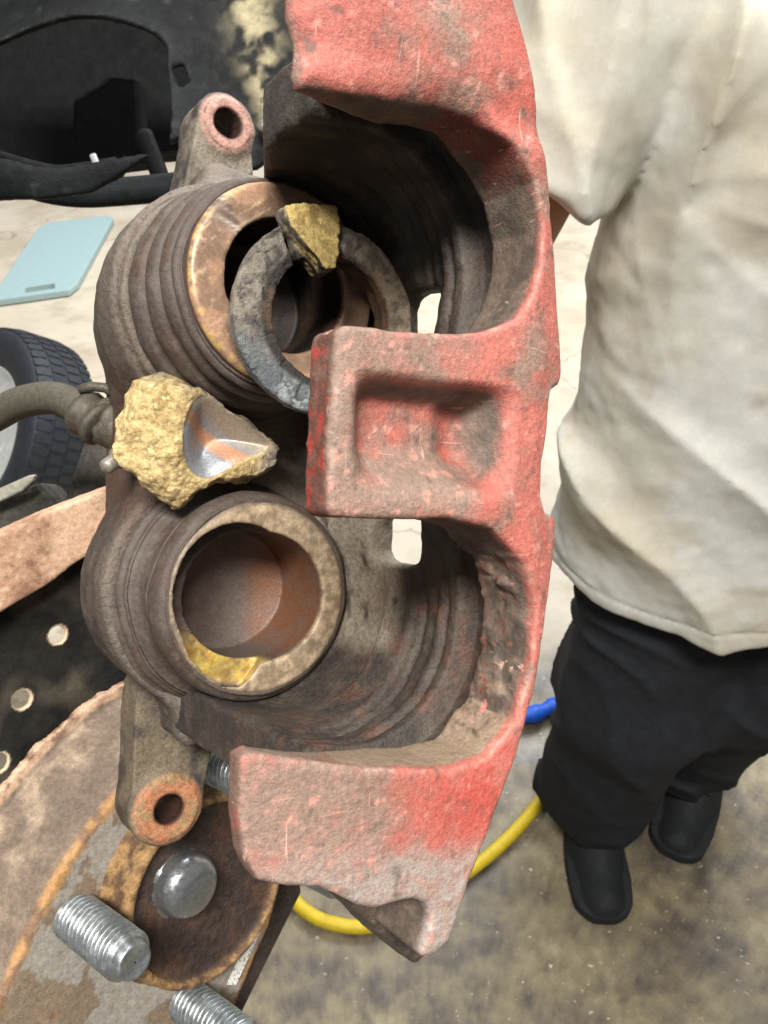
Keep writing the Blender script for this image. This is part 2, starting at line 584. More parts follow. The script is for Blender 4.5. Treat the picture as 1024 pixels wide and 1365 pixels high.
def node_floor():
    m = bpy.data.materials.new('stained_concrete')
    m.use_nodes = True
    nt = m.node_tree
    N, L = nt.nodes, nt.links
    bs = N['Principled BSDF']
    tc = N.new('ShaderNodeTexCoord')

    def noise(s, d=6, r=0.6):
        n = N.new('ShaderNodeTexNoise')
        n.inputs['Scale'].default_value = s
        n.inputs['Detail'].default_value = d
        n.inputs['Roughness'].default_value = r
        L.new(tc.outputs['Object'], n.inputs['Vector'])
        return n

    def ramp(src, stops):
        r = N.new('ShaderNodeValToRGB')
        e = r.color_ramp.elements
        while len(e) < len(stops):
            e.new(0.5)
        for k, (p, c) in enumerate(stops):
            e[k].position = p
            e[k].color = (*c, 1)
        L.new(src, r.inputs[0])
        return r.outputs[0]

    def mix(fac, a, b, mode='MIX'):
        x = N.new('ShaderNodeMix')
        x.data_type = 'RGBA'
        x.blend_type = mode
        if isinstance(fac, float):
            x.inputs[0].default_value = fac
        else:
            L.new(fac, x.inputs[0])
        L.new(a, x.inputs[6])
        L.new(b, x.inputs[7])
        return x.outputs[2]

    bare = ramp(noise(4.2, 12, 0.74).outputs['Fac'], [(0.30, srgb(62, 55, 46)), (0.44, srgb(98, 90, 78)), (0.54, srgb(128, 117, 92)), (0.62, srgb(148, 138, 114)), (0.75, srgb(178, 170, 148))])
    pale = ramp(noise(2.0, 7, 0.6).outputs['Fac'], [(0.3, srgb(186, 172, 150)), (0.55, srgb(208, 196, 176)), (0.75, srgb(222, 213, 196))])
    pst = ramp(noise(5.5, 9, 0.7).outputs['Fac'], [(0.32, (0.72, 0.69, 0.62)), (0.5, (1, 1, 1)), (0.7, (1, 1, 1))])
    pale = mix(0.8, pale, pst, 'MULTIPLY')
    vc = N.new('ShaderNodeTexVoronoi')
    vc.feature = 'DISTANCE_TO_EDGE'
    vc.inputs['Scale'].default_value = 0.9
    wv_ = N.new('ShaderNodeVectorMath')
    wv_.operation = 'MULTIPLY_ADD'
    L.new(noise(2.5, 6).outputs['Color'], wv_.inputs[0])
    wv_.inputs[1].default_value = (0.5, 0.5, 0)
    L.new(tc.outputs['Object'], wv_.inputs[2])
    L.new(wv_.outputs[0], vc.inputs['Vector'])
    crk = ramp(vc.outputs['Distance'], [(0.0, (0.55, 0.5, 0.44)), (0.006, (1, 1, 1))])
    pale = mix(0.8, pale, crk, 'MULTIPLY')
    stain = ramp(noise(17, 12, 0.78).outputs['Fac'], [(0.34, (0.3, 0.29, 0.28)), (0.5, (0.9, 0.88, 0.85)), (0.66, (1, 1, 1))])
    bare = mix(0.75, bare, stain, 'MULTIPLY')
    # scattered pale specks of grit
    sp = ramp(noise(70, 5, 0.65).outputs['Fac'], [(0.63, (0, 0, 0)), (0.68, (0.8, 0.8, 0.8))])
    pick = ramp(noise(9, 4).outputs['Fac'], [(0.42, (0, 0, 0)), (0.62, (1, 1, 1))])
    rgbm = N.new('ShaderNodeRGB')
    rgbm.outputs[0].default_value = (*srgb(226, 218, 196), 1)
    bare = mix(mix(1.0, sp, pick, 'MULTIPLY'), bare, rgbm.outputs[0])
    # paler floor beyond a ragged edge
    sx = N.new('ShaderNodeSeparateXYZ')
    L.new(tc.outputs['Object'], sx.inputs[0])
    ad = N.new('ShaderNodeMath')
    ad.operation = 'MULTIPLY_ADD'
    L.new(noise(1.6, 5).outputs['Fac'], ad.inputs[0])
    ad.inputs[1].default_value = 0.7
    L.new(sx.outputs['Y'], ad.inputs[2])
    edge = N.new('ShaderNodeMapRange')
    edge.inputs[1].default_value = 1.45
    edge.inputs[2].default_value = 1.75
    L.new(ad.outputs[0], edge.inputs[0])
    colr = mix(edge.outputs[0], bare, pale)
    L.new(colr, bs.inputs['Base Color'])
    rr = N.new('ShaderNodeMapRange')
    rr.inputs[1].default_value = 0.35
    rr.inputs[2].default_value = 0.65
    rr.inputs[3].default_value = 0.28
    rr.inputs[4].default_value = 0.62
    L.new(noise(5, 5).outputs['Fac'], rr.inputs[0])
    L.new(rr.outputs[0], bs.inputs['Roughness'])
    bp = N.new('ShaderNodeBump')
    bp.inputs['Strength'].default_value = 0.35
    bp.inputs['Distance'].default_value = 0.003
    L.new(noise(40, 8, 0.7).outputs['Fac'], bp.inputs['Height'])
    L.new(bp.outputs['Normal'], bs.inputs['Normal'])
    return m


# ------------------------------------------------------------------ the floor
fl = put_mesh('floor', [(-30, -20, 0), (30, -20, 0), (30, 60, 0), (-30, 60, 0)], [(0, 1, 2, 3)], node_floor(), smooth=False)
fl['kind'] = 'structure'

# ------------------------------------------------------------------ caliper frame: u to the bridge, v along the pistons, w out of the pistons
A = np.array([.57, -.012, .822])
A /= np.linalg.norm(A)
T = np.array([0, 1.0, 0])
T -= A * (T @ A)
T /= np.linalg.norm(T)
R = np.cross(T, A)
MC = (ray(345, 400) * .219 + ray(340, 795) * .219) / 2
CAL = frame(CW @ R, CW @ T, CW @ A, to_world(MC))


def cal(x, y, w):
    """local (u, v) in mm of the point of the plane w that the lens sees at x, y"""
    r = ray(x, y)
    X = r * ((MC @ A + w / 1000) / (r @ A)) - MC
    return X @ R * 1000, X @ T * 1000


caliper = empty('brake_caliper', 'worn red twin-piston brake caliper with grey grime hanging over the rusty hub', 'brake caliper', CAL)


def mixc(a, b, t):
    return a + (b - a) * np.asarray(t)[:, None]


RED = C3(172, 78, 67)
SALMON = C3(178, 104, 92)
GRIME = C3(132, 115, 101)
DGRIME = C3(84, 74, 66)
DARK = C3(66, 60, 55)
RUSTR = C3(112, 50, 38)

# --- outboard face: three fingers round two U cut-outs
WF = 83.0
OUT = [(395, -60), (390, 0), (403, 40), (402, 88), (412, 106), (450, 114), (500, 122), (560, 130), (600, 134), (650, 150), (690, 190), (715, 240), (728, 300),
       (725, 350), (710, 395), (690, 425), (650, 440), (610, 445), (540, 441), (490, 436), (462, 432), (452, 440), (446, 530), (442, 600), (440, 680), (448, 690), (500, 692), (560, 693),
       (600, 690), (660, 705), (700, 750), (718, 810), (712, 880), (690, 960), (650, 1010), (600, 1025), (530, 1026), (450, 1021), (345, 1008), (330, 1016),
       (328, 1090), (334, 1150), (352, 1182), (390, 1188), (430, 1186), (458, 1198), (480, 1209), (505, 1212), (530, 1204), (552, 1199), (570, 1206), (576, 1225), (566, 1262), (562, 1277), (578, 1277),
       (600, 1257), (630, 1170), (660, 1090), (690, 1010), (720, 900), (740, 800), (752, 700), (750, 688), (733, 682), (727, 660), (728, 615), (738, 565), (743, 520), (758, 510), (763, 495),
       (757, 420), (752, 360), (745, 300), (736, 220), (725, 150), (705, 60), (685, -10), (664, -60)]
outline = [cal(x, y, WF) for x, y in OUT]
PO = Poly2D(outline, 0.4)


def wfront(u, v):
    S = sstep(-22, -14.5, u) * (1 - sstep(10.5, 19, u)) * (1 - sstep(3.6, 9.2, v)) * sstep(-15.5, -3.5, v)
    f = WF - (7.6 + 3.4 * sstep(1, 9, u)) * S
    f -= 2.2 * sstep(57, 66, v) * (1 - sstep(60, 75, v))                 # slight hollow under the top finger's crown
    f -= 0.06 * np.maximum(-u - 20, 0) ** 1.3
    f -= 0.25 * np.maximum(u - 24, 0)
    return f


def f_fingers(P):
    u, v, w = P[:, 0], P[:, 1], P[:, 2]
    d2 = PO(u, v)
    wf = wfront(u, v)
    wb = 66 + np.clip((-8 - u) * .42, 0, 9)
    rd = 1.1 + 4.9 * sstep(50, 62, v) * sstep(18, 6, u)
    ax = np.maximum(w - wf, wb - w)
    q0 = d2 + rd
    q1 = ax + rd
    d = np.hypot(np.maximum(q0, 0), np.maximum(q1, 0)) + np.minimum(np.maximum(q0, q1), 0) - rd
    lowU = sstep(-70, -60, v) * (1 - sstep(-22, -14, v)) * sstep(5, 15, u) * (1 - sstep(78, 82, w))
    edge = (1 - sstep(0, 5, np.abs(u + 26))) * (1 - sstep(10, 20, np.abs(v)))
    d -= 0.12 * fbm(P, 7, 2) + 0.09 * fbm(P, 1.9, 2, 3.1) * (1 + 3 * edge) + lowU * (0.75 * np.maximum(fbm(P * np.array([1, 1, .6]), 3.4, 3, 9.2), -.1) + .45 * (fbm(P, 4.5, 2, 15.0) > .25))
    return d


def c_fingers(P, N):
    u, v, w = P[:, 0], P[:, 1], P[:, 2]
    n1 = fbm(P, 14, 4, 1.0)
    n2 = fbm(P, 4.5, 4, 5.0)
    n3 = fbm(P, 1.8, 3, 8.0)
    c = mixc(SALMON[None], RED, sstep(-.7, .9, n1 + .6 * n2 + .4 * n3))
    # real wear: grey road film on the lower finger's left, on the rims round the pocket, strong red near the bridge side
    g = 0.27 + 0.28 * n1 + 0.28 * n2
    lowf = sstep(-56, -62, v)
    g += lowf * (0.7 * sstep(-4, -30, u) + 0.85 * sstep(-76, -90, v) - 0.3 * sstep(-10, 6, u) * sstep(-88, -80, v))
    midf = (1 - sstep(15, 22, np.abs(v))) * sstep(12, 2, u)
    rim = np.maximum(sstep(-3, -9, v), np.maximum(sstep(-17, -21, u), 0.6 * sstep(6, 9, v))) * (w > 74)
    g += midf * (0.75 * rim + .1)
    pw = .5 * midf * sstep(WF - 1, WF - 4, w) * (1 - sstep(WF - 9, WF - 7, w)) * (u < 5)
    g += pw * 0.6
    topf = sstep(56, 64, v)
    g += topf * (0.45 * np.exp(-((u + 2) / 12) ** 2) - .12)
    g += 0.5 * np.exp(-((u - 22) / 6) ** 2 - ((v - 18) / 8) ** 2)
    gr = mixc(mixc(GRIME[None], C3(154, 146, 138), lowf * sstep(-70, -86, v)), C3(150, 122, 108), .6 * sstep(-.4, .6, n3))
    c = mixc(c, gr, np.clip(sstep(.05, .95, g + .22 * n3) * .92, 0, 1))
    c = mixc(c, C3(186, 68, 56)[None], np.clip(sstep(.15, .8, n2 + .5 * n3 - .1) * sstep(.35, 0, g) * .6 + .4 * sstep(-.6, .6, n2 + .6 * n3) * np.exp(-((u - 8) / 9) ** 2 - ((v + 74) / 12) ** 2), 0, 1))
    c = mixc(c, C3(226, 150, 136)[None], sstep(.55, .9, n3) * .5)
    c = mixc(c, DGRIME[None], sstep(.75, 1.1, n2 - n3 * .4) * .6)
    worn = sstep(.93, .8, N[:, 2]) * sstep(.35, .6, N[:, 2]) * sstep(-1.8, -.3, PO(u, v))
    c = mixc(c, mixc(C3(118, 104, 92)[None], C3(168, 140, 124), sstep(-.3, .5, n3)), np.clip(worn * sstep(-.3, .5, n2 + .4 * n3), 0, 1) * .7)
    # inner walls of the cut-outs were never painted: brown-grey film, rust flakes on the lower one
    wall = sstep(.75, .45, N[:, 2]) * sstep(WF - 1.0, WF - 3.5, wfront(u, v) * 0 + w)
    inn = wall * (1 - sstep(27.5, 29.5, u))
    tips = wall * sstep(-20, -23, u)
    wc = mixc(DGRIME[None], C3(116, 100, 88), sstep(-.9, 1.0, n2 + .5 * n3))
    shelf = sstep(.3, .8, N[:, 1]) * sstep(-40, -60, v)  # up-facing shelf made lighter: light from above put into the colour
    wc = mixc(wc, C3(146, 126, 106)[None], shelf)
    flake = .75 * sstep(.1, 1.0, n2 * .7 + .8 * n3) * sstep(-64, -56, v) * (1 - sstep(-24, -16, v))
    wc = mixc(wc, RUSTR[None], flake * .85)
    wc = mixc(wc, C3(128, 48, 40)[None], .65 * sstep(-.2, .6, n1 + .3) * sstep(-.3, -.7, N[:, 1]) * sstep(50, 58, v))
    c = mixc(c, wc, np.clip(inn, 0, 1))
    tc_ = mixc(C3(106, 70, 60)[None], C3(164, 58, 50), sstep(.0, .8, .6 * n2 + .8 * n3))
    c = mixc(c, mixc(tc_, GRIME[None], .45 * sstep(-.3, .5, n1) + .4 * (np.abs(v) > 40)), np.clip(tips, 0, 1))
    return c


sdf_mesh('finger_plate', f_fingers, (-50, -108, 62), (40, 112, 88), 0.7, M_RED, caliper, c_fingers)

# --- bridge: a channel over the disc slot, with a window
def f_bridge(P):
    u, v, w = P[:, 0], P[:, 1], P[:, 2]
    # outer channel
    def rbox(uc, vc, hu, hv, r):
        qx = np.abs(u - uc) - hu + r
        qy = np.abs(v - vc) - hv + r
        return np.hypot(np.maximum(qx, 0), np.maximum(qy, 0)) + np.minimum(np.maximum(qx, qy), 0) - r
    outer = rbox(-18, 0, 54, 82, 30)
    wv_ = w + 1.6 * vnoise(P, 25.0, 3.0)
    wr = 26.6 + 5.4 * sstep(54.5, 56.5, w) + 1.5 * sstep(47, 45, wv_) - 1.2 * sstep(37, 35, wv_) + 1.4 * sstep(24, 22.5, wv_) + 1.6 * np.exp(-((wv_ - 50) / 1.0) ** 2) + 1.3 * np.exp(-((wv_ - 40) / .9) ** 2)
    b1 = np.hypot(u - 1, v - 41) - wr
    b2 = np.hypot(u - 0, v + 42) - wr
    slot = np.maximum(np.abs(v) - 40, u - 26.5)
    left = np.maximum(np.abs(v) - 66, u - 0)
    inner = smin(smin(b1, b2, 4), np.minimum(slot, left), 4)
    d = smax(outer, -inner, 3)
    d = smax(d, -(u + 15 - .5 * np.maximum(0, 34 - w) * sstep(0, 20, v)), 2)
    d = smax(d, np.abs(w - 22) - 45.5, 2)
    lo_ = sstep(5, -15, v)
    win = sd_box(np.c_[u, v, (w - .075 * v - 33 + 3.5 * lo_) * (1 - .28 * lo_)], (40, 4.5, 0), (30, 36, 8), 4)
    d = smax(d, -win, 2.5)
    d -= .3 * fbm(P, 7, 3) + .15 * fbm(P, 2, 2, 4.0)
    return d


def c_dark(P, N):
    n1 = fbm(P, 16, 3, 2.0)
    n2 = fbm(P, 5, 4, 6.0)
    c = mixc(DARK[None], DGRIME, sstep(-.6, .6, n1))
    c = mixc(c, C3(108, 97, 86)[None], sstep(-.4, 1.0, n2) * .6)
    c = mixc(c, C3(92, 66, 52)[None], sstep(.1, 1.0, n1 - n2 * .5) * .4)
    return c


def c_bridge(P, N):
    c = c_dark(P, N) * .72  # shade inside the bay put into the colour as an overall darkening
    n2 = fbm(P, 5, 4, 3.0)
    u, v, w = P[:, 0], P[:, 1], P[:, 2]
    pat = sstep(34, 26, w) * sstep(22, 25, u) * sstep(-60, -50, v) * (v < 0)  # lit inner wall beside the window, its light put into the colour
    c = mixc(c, C3(172, 158, 140)[None], pat * sstep(-1.1, -.2, n2) * .8)
    c = mixc(c, C3(116, 74, 58)[None], .35 * sstep(.4, .9, n2 + .2) * sstep(10, 24, w) * sstep(-30, -40, v))
    outp = sstep(.3, .7, N[:, 0]) * sstep(27, 30, u)
    c = mixc(c, mixc(SALMON[None], GRIME, sstep(-.3, .5, n2)), outp * sstep(20, 40, w))
    return c


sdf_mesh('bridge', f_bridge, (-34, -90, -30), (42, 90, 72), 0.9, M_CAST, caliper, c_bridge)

# dark lug under the lower finger
lugp = smooth_poly([cal(x, y, 62) for x, y in [(425, 1160), (446, 1192), (470, 1212), (505, 1248), (545, 1280), (562, 1281), (590, 1235), (600, 1180), (560, 1150), (490, 1140)]], 5)
PL = Poly2D(lugp, 0.4)


def f_lug(P):
    d2 = PL(P[:, 0], P[:, 1])
    ax = np.abs(P[:, 2] - 60 + .25 * (P[:, 0] + 10)) - 8
    return smax(d2, ax, 3) - .3 * fbm(P, 6, 2) - .25 * fbm(P, 1.8, 2, 2.0)


sdf_mesh('end_lug', f_lug, (-45, -125, 40), (25, -75, 84), 0.8, M_CAST, caliper, c_dark)

# --- cylinder housing
AX = ((0.0, 41.1), (0.0, -41.2))


def f_house(P):
    u, v, w = P[:, 0], P[:, 1], P[:, 2]
    d = None
    for (cu, cv) in AX:
        b = sd_cyl(P, cu + (1.5 if cv > 0 else -2), cv, 34, -50, -24, 5)
        b = smin(b, sd_cyl(P, cu, cv, 36.2, -29, -13.5 if cv > 0 else -20.5, 2), 3)
        b = smin(b, sd_cyl(P, cu, cv, 34.2, -29, -10.5, 1.2), 1.5) if cv > 0 else b
        d = b if d is None else smin(d, b, 9)
    d = smin(d, sd_box(P, (2, 0, -44), (27, 44, 20), 6), 8)
    d = smin(d, sd_box(P, (18, 0, -32), (15, 74, 13), 6), 8)
    d = smin(d, sd_box(P, (2, -74, -30), (17, 12, 13), 4), 7)
    d = smin(d, sd_box(P, (6, 76, -30), (14, 9, 12), 4), 8)
    for (cu, cv) in AX:
        d = smax(d, -sd_cyl(P, cu, cv, 30.5 if cv < 0 else 31.2, -33, 20, 1), 1.2)
    # broken-looking lip below the lower cylinder
    d -= .35 * fbm(P, 8, 3) + .16 * fbm(P, 2.2, 2, 4.0)
    lipn = sstep(-70, -78, v) * sstep(-6, -14, u)
    d += lipn * .9 * np.maximum(fbm(P, 5, 3, 1.2), 0)
    return d


def c_house(P, N):
    c = c_dark(P, N)
    n1 = fbm(P, 9, 4, 12.0)
    u, v, w = P[:, 0], P[:, 1], P[:, 2]
    c = mixc(c, C3(118, 106, 95)[None], sstep(-30, -21, w) * .55)
    oil = np.exp(-((u + 26) / 9) ** 2 - ((v - 2) / 22) ** 2)
    c = mixc(c, C3(84, 52, 38)[None], np.clip(oil * (1.0 + .6 * n1), 0, 1) * .8)
    c = mixc(c, C3(88, 58, 46)[None], .55 * sstep(.0, .6, n1) * sstep(-40, -55, w))
    return c


sdf_mesh('cylinder_housing', f_house, (-46, -94, -74), (42, 94, -12), 0.9, M_CAST, caliper, c_house)

# --- mounting ears
def ear(cu, cv, wf, ro, rh, root, ring, bodycol):
    def f(P):
        d = sd_cyl(P, cu, cv, ro, wf - 16, wf, 2)
        q = P.copy()
        seg = sd_caps(np.c_[P[:, 0], P[:, 1], np.zeros(len(P))], (cu, cv, 0), (root[0], root[1], 0), ro - .5, ro + 3)
        d = smin(d, np.maximum(seg, np.abs(P[:, 2] - (wf - 9)) - 7.5), 3)
        d = smin(d, sd_cyl(P, cu, cv, ro - 1.6, wf - 5, wf + .8, .6), .6)
        d = smax(d, -sd_cyl(P, cu, cv, rh, wf - 40, wf + 9), .8)
        return d - .2 * fbm(P, 5, 2) - .12 * fbm(P, 1.6, 2, 3.0)

    def c(P, N):
        base = mixc(bodycol[None], DARK, sstep(-.3, .8, fbm(P, 9, 3, 4.0)))
        r = np.hypot(P[:, 0] - cu, P[:, 1] - cv)
        n2 = fbm(P, 3.5, 4, 6.0)
        rg = mixc(ring[0][None], ring[1], sstep(-.5, .6, n2))
        base = mixc(base, rg, sstep(ro + .3, ro - 1.2, r) * sstep(.5, .8, N[:, 2]))
        base = mixc(base, C3(58, 34, 24)[None], sstep(rh + 1.2, rh + .2, r))
        return base
    lo = np.array([min(cu, root[0]) - ro - 8, min(cv, root[1]) - ro - 8, wf - 24])
    hi = np.array([max(cu, root[0]) + ro + 8, max(cv, root[1]) + ro + 8, wf + 6])
    return sdf_mesh('mounting_ear', f, lo, hi, 0.6, M_CAST, caliper, c)


eu, ev = cal(303, 165, -30)
ear(eu, ev, -30, 9.3, 4.4, (2, 76), (C3(186, 142, 130), C3(160, 122, 108)), C3(122, 112, 98))
eu, ev = cal(224, 1078, -34)
ear(eu, ev, -34, 11.2, 4.3, (-8, -76), (C3(176, 118, 84), C3(150, 124, 88)), C3(112, 100, 82))

# --- bleed nipple poking out beside the hose union
bu, bv_ = cal(158, 611, -22)
nip = lathe('bleed_nipple', [(0.01, 7), (1.5, 6.8), (2.1, 6), (2.2, 0), (3.2, -.2), (3.2, -9), (0.01, -9)], 24, mat_attr('dull_nipple', .45, .5, 400, .2, .2, 400, .0004, .4, attr=False, base=srgb(150, 144, 132)), caliper)
nip.matrix_local = Matrix.Translation((bu / 1000, bv_ / 1000, -.022)) @ Matrix.Rotation(math.radians(-50), 4, 'Y') @ Matrix.Rotation(math.radians(25), 4, 'X')

# --- dust boots
def boot(cx, cy, prof, shift):
    prof = dense(prof, 0.45)

    def disp(V, th):
        n = fbm(V, 12, 2, shift) * .45 + fbm(V, 2.5, 2, shift + 2) * .06
        rr = np.hypot(V[:, 0] - cx, V[:, 1] - cy) + 1e-6
        k = (rr + n) / rr
        V = V.copy()
        V[:, 0] = cx + (V[:, 0] - cx) * k
        V[:, 1] = cy + (V[:, 1] - cy) * k
        V[:, 2] += fbm(V, 16, 2, shift + 5) * .7
        return V

    def c(V, th):
        n = fbm(V, 7, 3, shift)
        n2 = fbm(V, 2.6, 3, shift + 4)
        c = mixc(C3(82, 71, 64)[None], C3(68, 58, 52), sstep(-.6, .8, n))
        c = mixc(c, C3(112, 101, 89)[None], sstep(.1, 1.2, n2 + .3 * n) * .35)
        c = mixc(c, C3(92, 66, 56)[None], sstep(.2, 1.0, n - n2 * .3) * .35)
        return c
    return lathe('dust_boot', prof, 160, M_BOOT, caliper, cx=cx, cy=cy, disp=disp, colf=c)


def smooth_open(pts, n):
    return [tuple(p) for p in catmull(pts, n)]


UW, LW = 18.0, 4.0           # how far each piston stands out


def bellows(r0, w0, ridges, tail):
    """crisp rubber pleats: rounded crests, tight dark grooves"""
    pr = [(r0 - 1.4, w0), (r0 - .3, w0 + .3)]
    w = w0
    for rad, wid in ridges:
        for k in range(9):
            t = k / 8
            pr.append((rad - 2.5 + 2.5 * math.sin(math.pi * t) ** .55, w - wid * t))
        w -= wid + .25
    return pr + [(tail, w - .4), (tail - .4, w - 3), (29, w - 4)]


boot(AX[0][0], AX[0][1], bellows(27.6, UW - 2.6, [(28.8, 3.2), (29.8, 6.6), (31.3, 8.0), (32.8, 8.6)], 34.2), 0.0)
lowp = bellows(27.2, -.8, [(29.3, 8.4)], 30)[:-3]
lowp += [(28.2, -9.8), (28.3, -11.5), (29.0, -13.2), (30.6, -14.6), (31.6, -15.0)]
lowp += [(a, b - 14.6) for a, b in bellows(0, 0, [(32.2, 2.6), (33.4, 3.0), (34.6, 3.2)], 34.4)[2:]]
lowp = [(a, b + LW * max(0, 1 + b / 26)) for a, b in lowp]
boot(AX[1][0], AX[1][1], lowp, 20.0)


# --- pistons
def piston(cu, cv, kind, wo=0.0):
    def f(P):
        u, v, w = P[:, 0] - cu, P[:, 1] - cv, P[:, 2] - wo
        Q = np.c_[u, v, w]
        d = sd_cyl(Q, 0, 0, 26.6, -52, 0, 1.8)
        if kind == 'lower':
            r = np.hypot(u * .93, v) - 18.0
            chip = np.hypot(u + 6.5, v * .95 - 1) - 18.5
            chip = np.maximum(chip, -(w + 7 + .18 * v))
            low = np.hypot(u + 4, v + 5) - 18.6 - .6 * np.minimum(w, 0) * -.9
            low = np.maximum(low + .9 * np.maximum(0, u + 6), -(w + 9))
            hole = np.minimum(np.minimum(r, chip), low + .5 * fbm(P, 3, 2, 2.0))
        else:
            hole = np.hypot(u, v) - 17.2
        hole = np.maximum(hole, -(w + 30 - .012 * (u * u + v * v)))
        d = smax(d, -hole, 1.0)
        top = sstep(-3, -.5, w)
        d -= (.09 * fbm(P, 5, 3, 3.0) + .08 * fbm(P, 1.5, 2, 5.0)) * (.2 + top)
        return d

    def c(P, N):
        u, v, w = P[:, 0] - cu, P[:, 1] - cv, P[:, 2] - wo
        n1 = fbm(P, 6, 4, 1.0)
        n2 = fbm(P, 2, 4, 4.0)
        r = np.hypot(u, v)
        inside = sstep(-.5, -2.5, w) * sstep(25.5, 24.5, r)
        if kind == 'lower':
            face = mixc(C3(176, 154, 126)[None], C3(132, 114, 92), sstep(-.5, .6, n2))
            face = mixc(face, C3(104, 92, 78)[None], sstep(.3, .9, n1) * .6)
            face = mixc(face, C3(92, 82, 74)[None], sstep(24.6, 26, r) * .7)
            ins = mixc(C3(80, 67, 60)[None], C3(112, 73, 49), sstep(4, 14, u) * sstep(-33, -28, w))  # bore tones lowered: the shade inside is put into the colour
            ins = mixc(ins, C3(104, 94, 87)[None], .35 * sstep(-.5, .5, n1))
            gold = sstep(-10, -8.6, w) * sstep(5, -1, u) * sstep(-7, -11, v) * sstep(16.5, 18.0, r)
            ins = mixc(ins, mixc(C3(214, 186, 92)[None], C3(176, 140, 62), sstep(-.4, .5, n2)), gold)
            ins = mixc(ins, C3(206, 196, 176)[None], sstep(1.02, 1.2, n2) * sstep(-30, -33, w))
        else:
            th = np.arctan2(v, u)
            face = mixc(C3(162, 126, 100)[None], C3(134, 109, 90), sstep(-.5, .5, n1))
            st = vnoise(np.c_[th * 60, r * 4.0, w * 0], 3.0)
            face = mixc(face, C3(206, 176, 134)[None], sstep(.45, .9, st) * .7)
            face = mixc(face, C3(198, 160, 100)[None], .8 * sstep(24, 25.6, r) * sstep(-.2, .6, n2) * sstep(.2, -.3, u / 27 + .25))
            scr = np.exp(-((th - 2.42) / .14) ** 2)
            sn = vnoise(np.c_[(u * .94 - v * .34) * .16, (u * .34 + v * .94) * 1.5, w * 0], 1.0, 3.0)
            face = mixc(face, mixc(C3(112, 92, 80)[None], C3(206, 196, 184), sstep(-.4, .7, sn)), np.clip(scr * 1.1, 0, 1))
            sn2 = vnoise(np.c_[(u * .8 + v * .6) * .12, (-u * .6 + v * .8) * 1.3, w * 0], 1.0, 8.0)
            face = mixc(face, C3(214, 186, 150)[None], sstep(.45, .95, sn2) * .6)
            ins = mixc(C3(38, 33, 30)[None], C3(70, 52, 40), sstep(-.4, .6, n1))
        side = sstep(26, 26.4, r) * sstep(-1, -2, w)
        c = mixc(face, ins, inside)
        al = np.ones(len(P)) if kind == 'lower' else 1 - .55 * (1 - inside) * sstep(-.4, .4, n1 + .2)
        return np.c_[mixc(c, C3(96, 76, 62)[None], side), al]
    return sdf_mesh('piston', f, (cu - 30, cv - 30, -55 + wo), (cu + 30, cv + 30, 4 + wo), 0.6, M_PIST, caliper, c)


piston(AX[0][0], AX[0][1], 'upper', UW)
piston(AX[1][0], AX[1][1], 'lower', LW)

# ------------------------------------------------------------------ broken ring of the upper piston, leaning against the middle finger
RU, RV = cal(437, 424, 29.0)
RW = 29.0
ring_m = CAL @ Matrix.Translation((RU / 1000, RV / 1000, RW / 1000)) @ Matrix.Rotation(math.radians(-7), 4, 'Y') @ Matrix.Rotation(math.radians(2), 4, 'X')


def f_ring(P):
    u, v, w = P[:, 0], P[:, 1], P[:, 2]
    r = np.hypot(u, v)
    th = np.arctan2(v, u)
    big = fbm(P, 9, 3, 2.0)
    rin = 16.1 + .35 * big
    r2 = np.hypot(u - 1.3, v)
    d = np.maximum(r - 24.3 - .25 * big, rin - r2)
    front = 0.35 * big + .5 * np.sin(th * 2.0 + 2.2)
    crk = np.abs(vnoise(P * np.array([1, 1, .2]), 6.0, 4.0) + .3 * vnoise(P, 2.0, 1.0))
    front -= 0.7 * sstep(.07, 0.0, crk) * (np.cos(th - 2.9) > -.3)
    ax = np.maximum(w - front, -4.0 - w)
    d = smax(d, ax, .35)
    # inner step towards the back
    sleeve = np.maximum(np.maximum(r2 - 19.6, 17.0 - r2), np.maximum(w + 3.0, -10.0 - w))
    d = np.minimum(d, sleeve)
    # cleft, and the standing splinter of fresh fracture
    a = th - 2.12
    cl = np.abs(a * 20 + .25 * (r - 20)) - 1.1
    d = smax(d, -np.maximum(cl, -(w + 5)), .5)
    Pl = np.c_[u * math.cos(1.80) + v * math.sin(1.80), -u * math.sin(1.80) + v * math.cos(1.80), w]
    wdt = 7.4 - .55 * np.maximum(22 - Pl[:, 0], 0)
    spl = np.maximum(np.maximum(np.abs(Pl[:, 1] + .8) - wdt, np.abs(Pl[:, 0] - 19.0) - 8.0), np.abs(w + 1.2 - .18 * Pl[:, 1] + .26 * (Pl[:, 0] - 20)) - 4.4)
    spl = spl - .6 * fbm(P, 5, 2, 5.0) - .25 * fbm(P, 1.2, 2, 1.0)
    d = smin(d, spl, .7)
    d -= .14 * fbm(P, 3, 3, 7.0) + .12 * np.abs(fbm(P, 1.3, 2, 9.0))
    return d


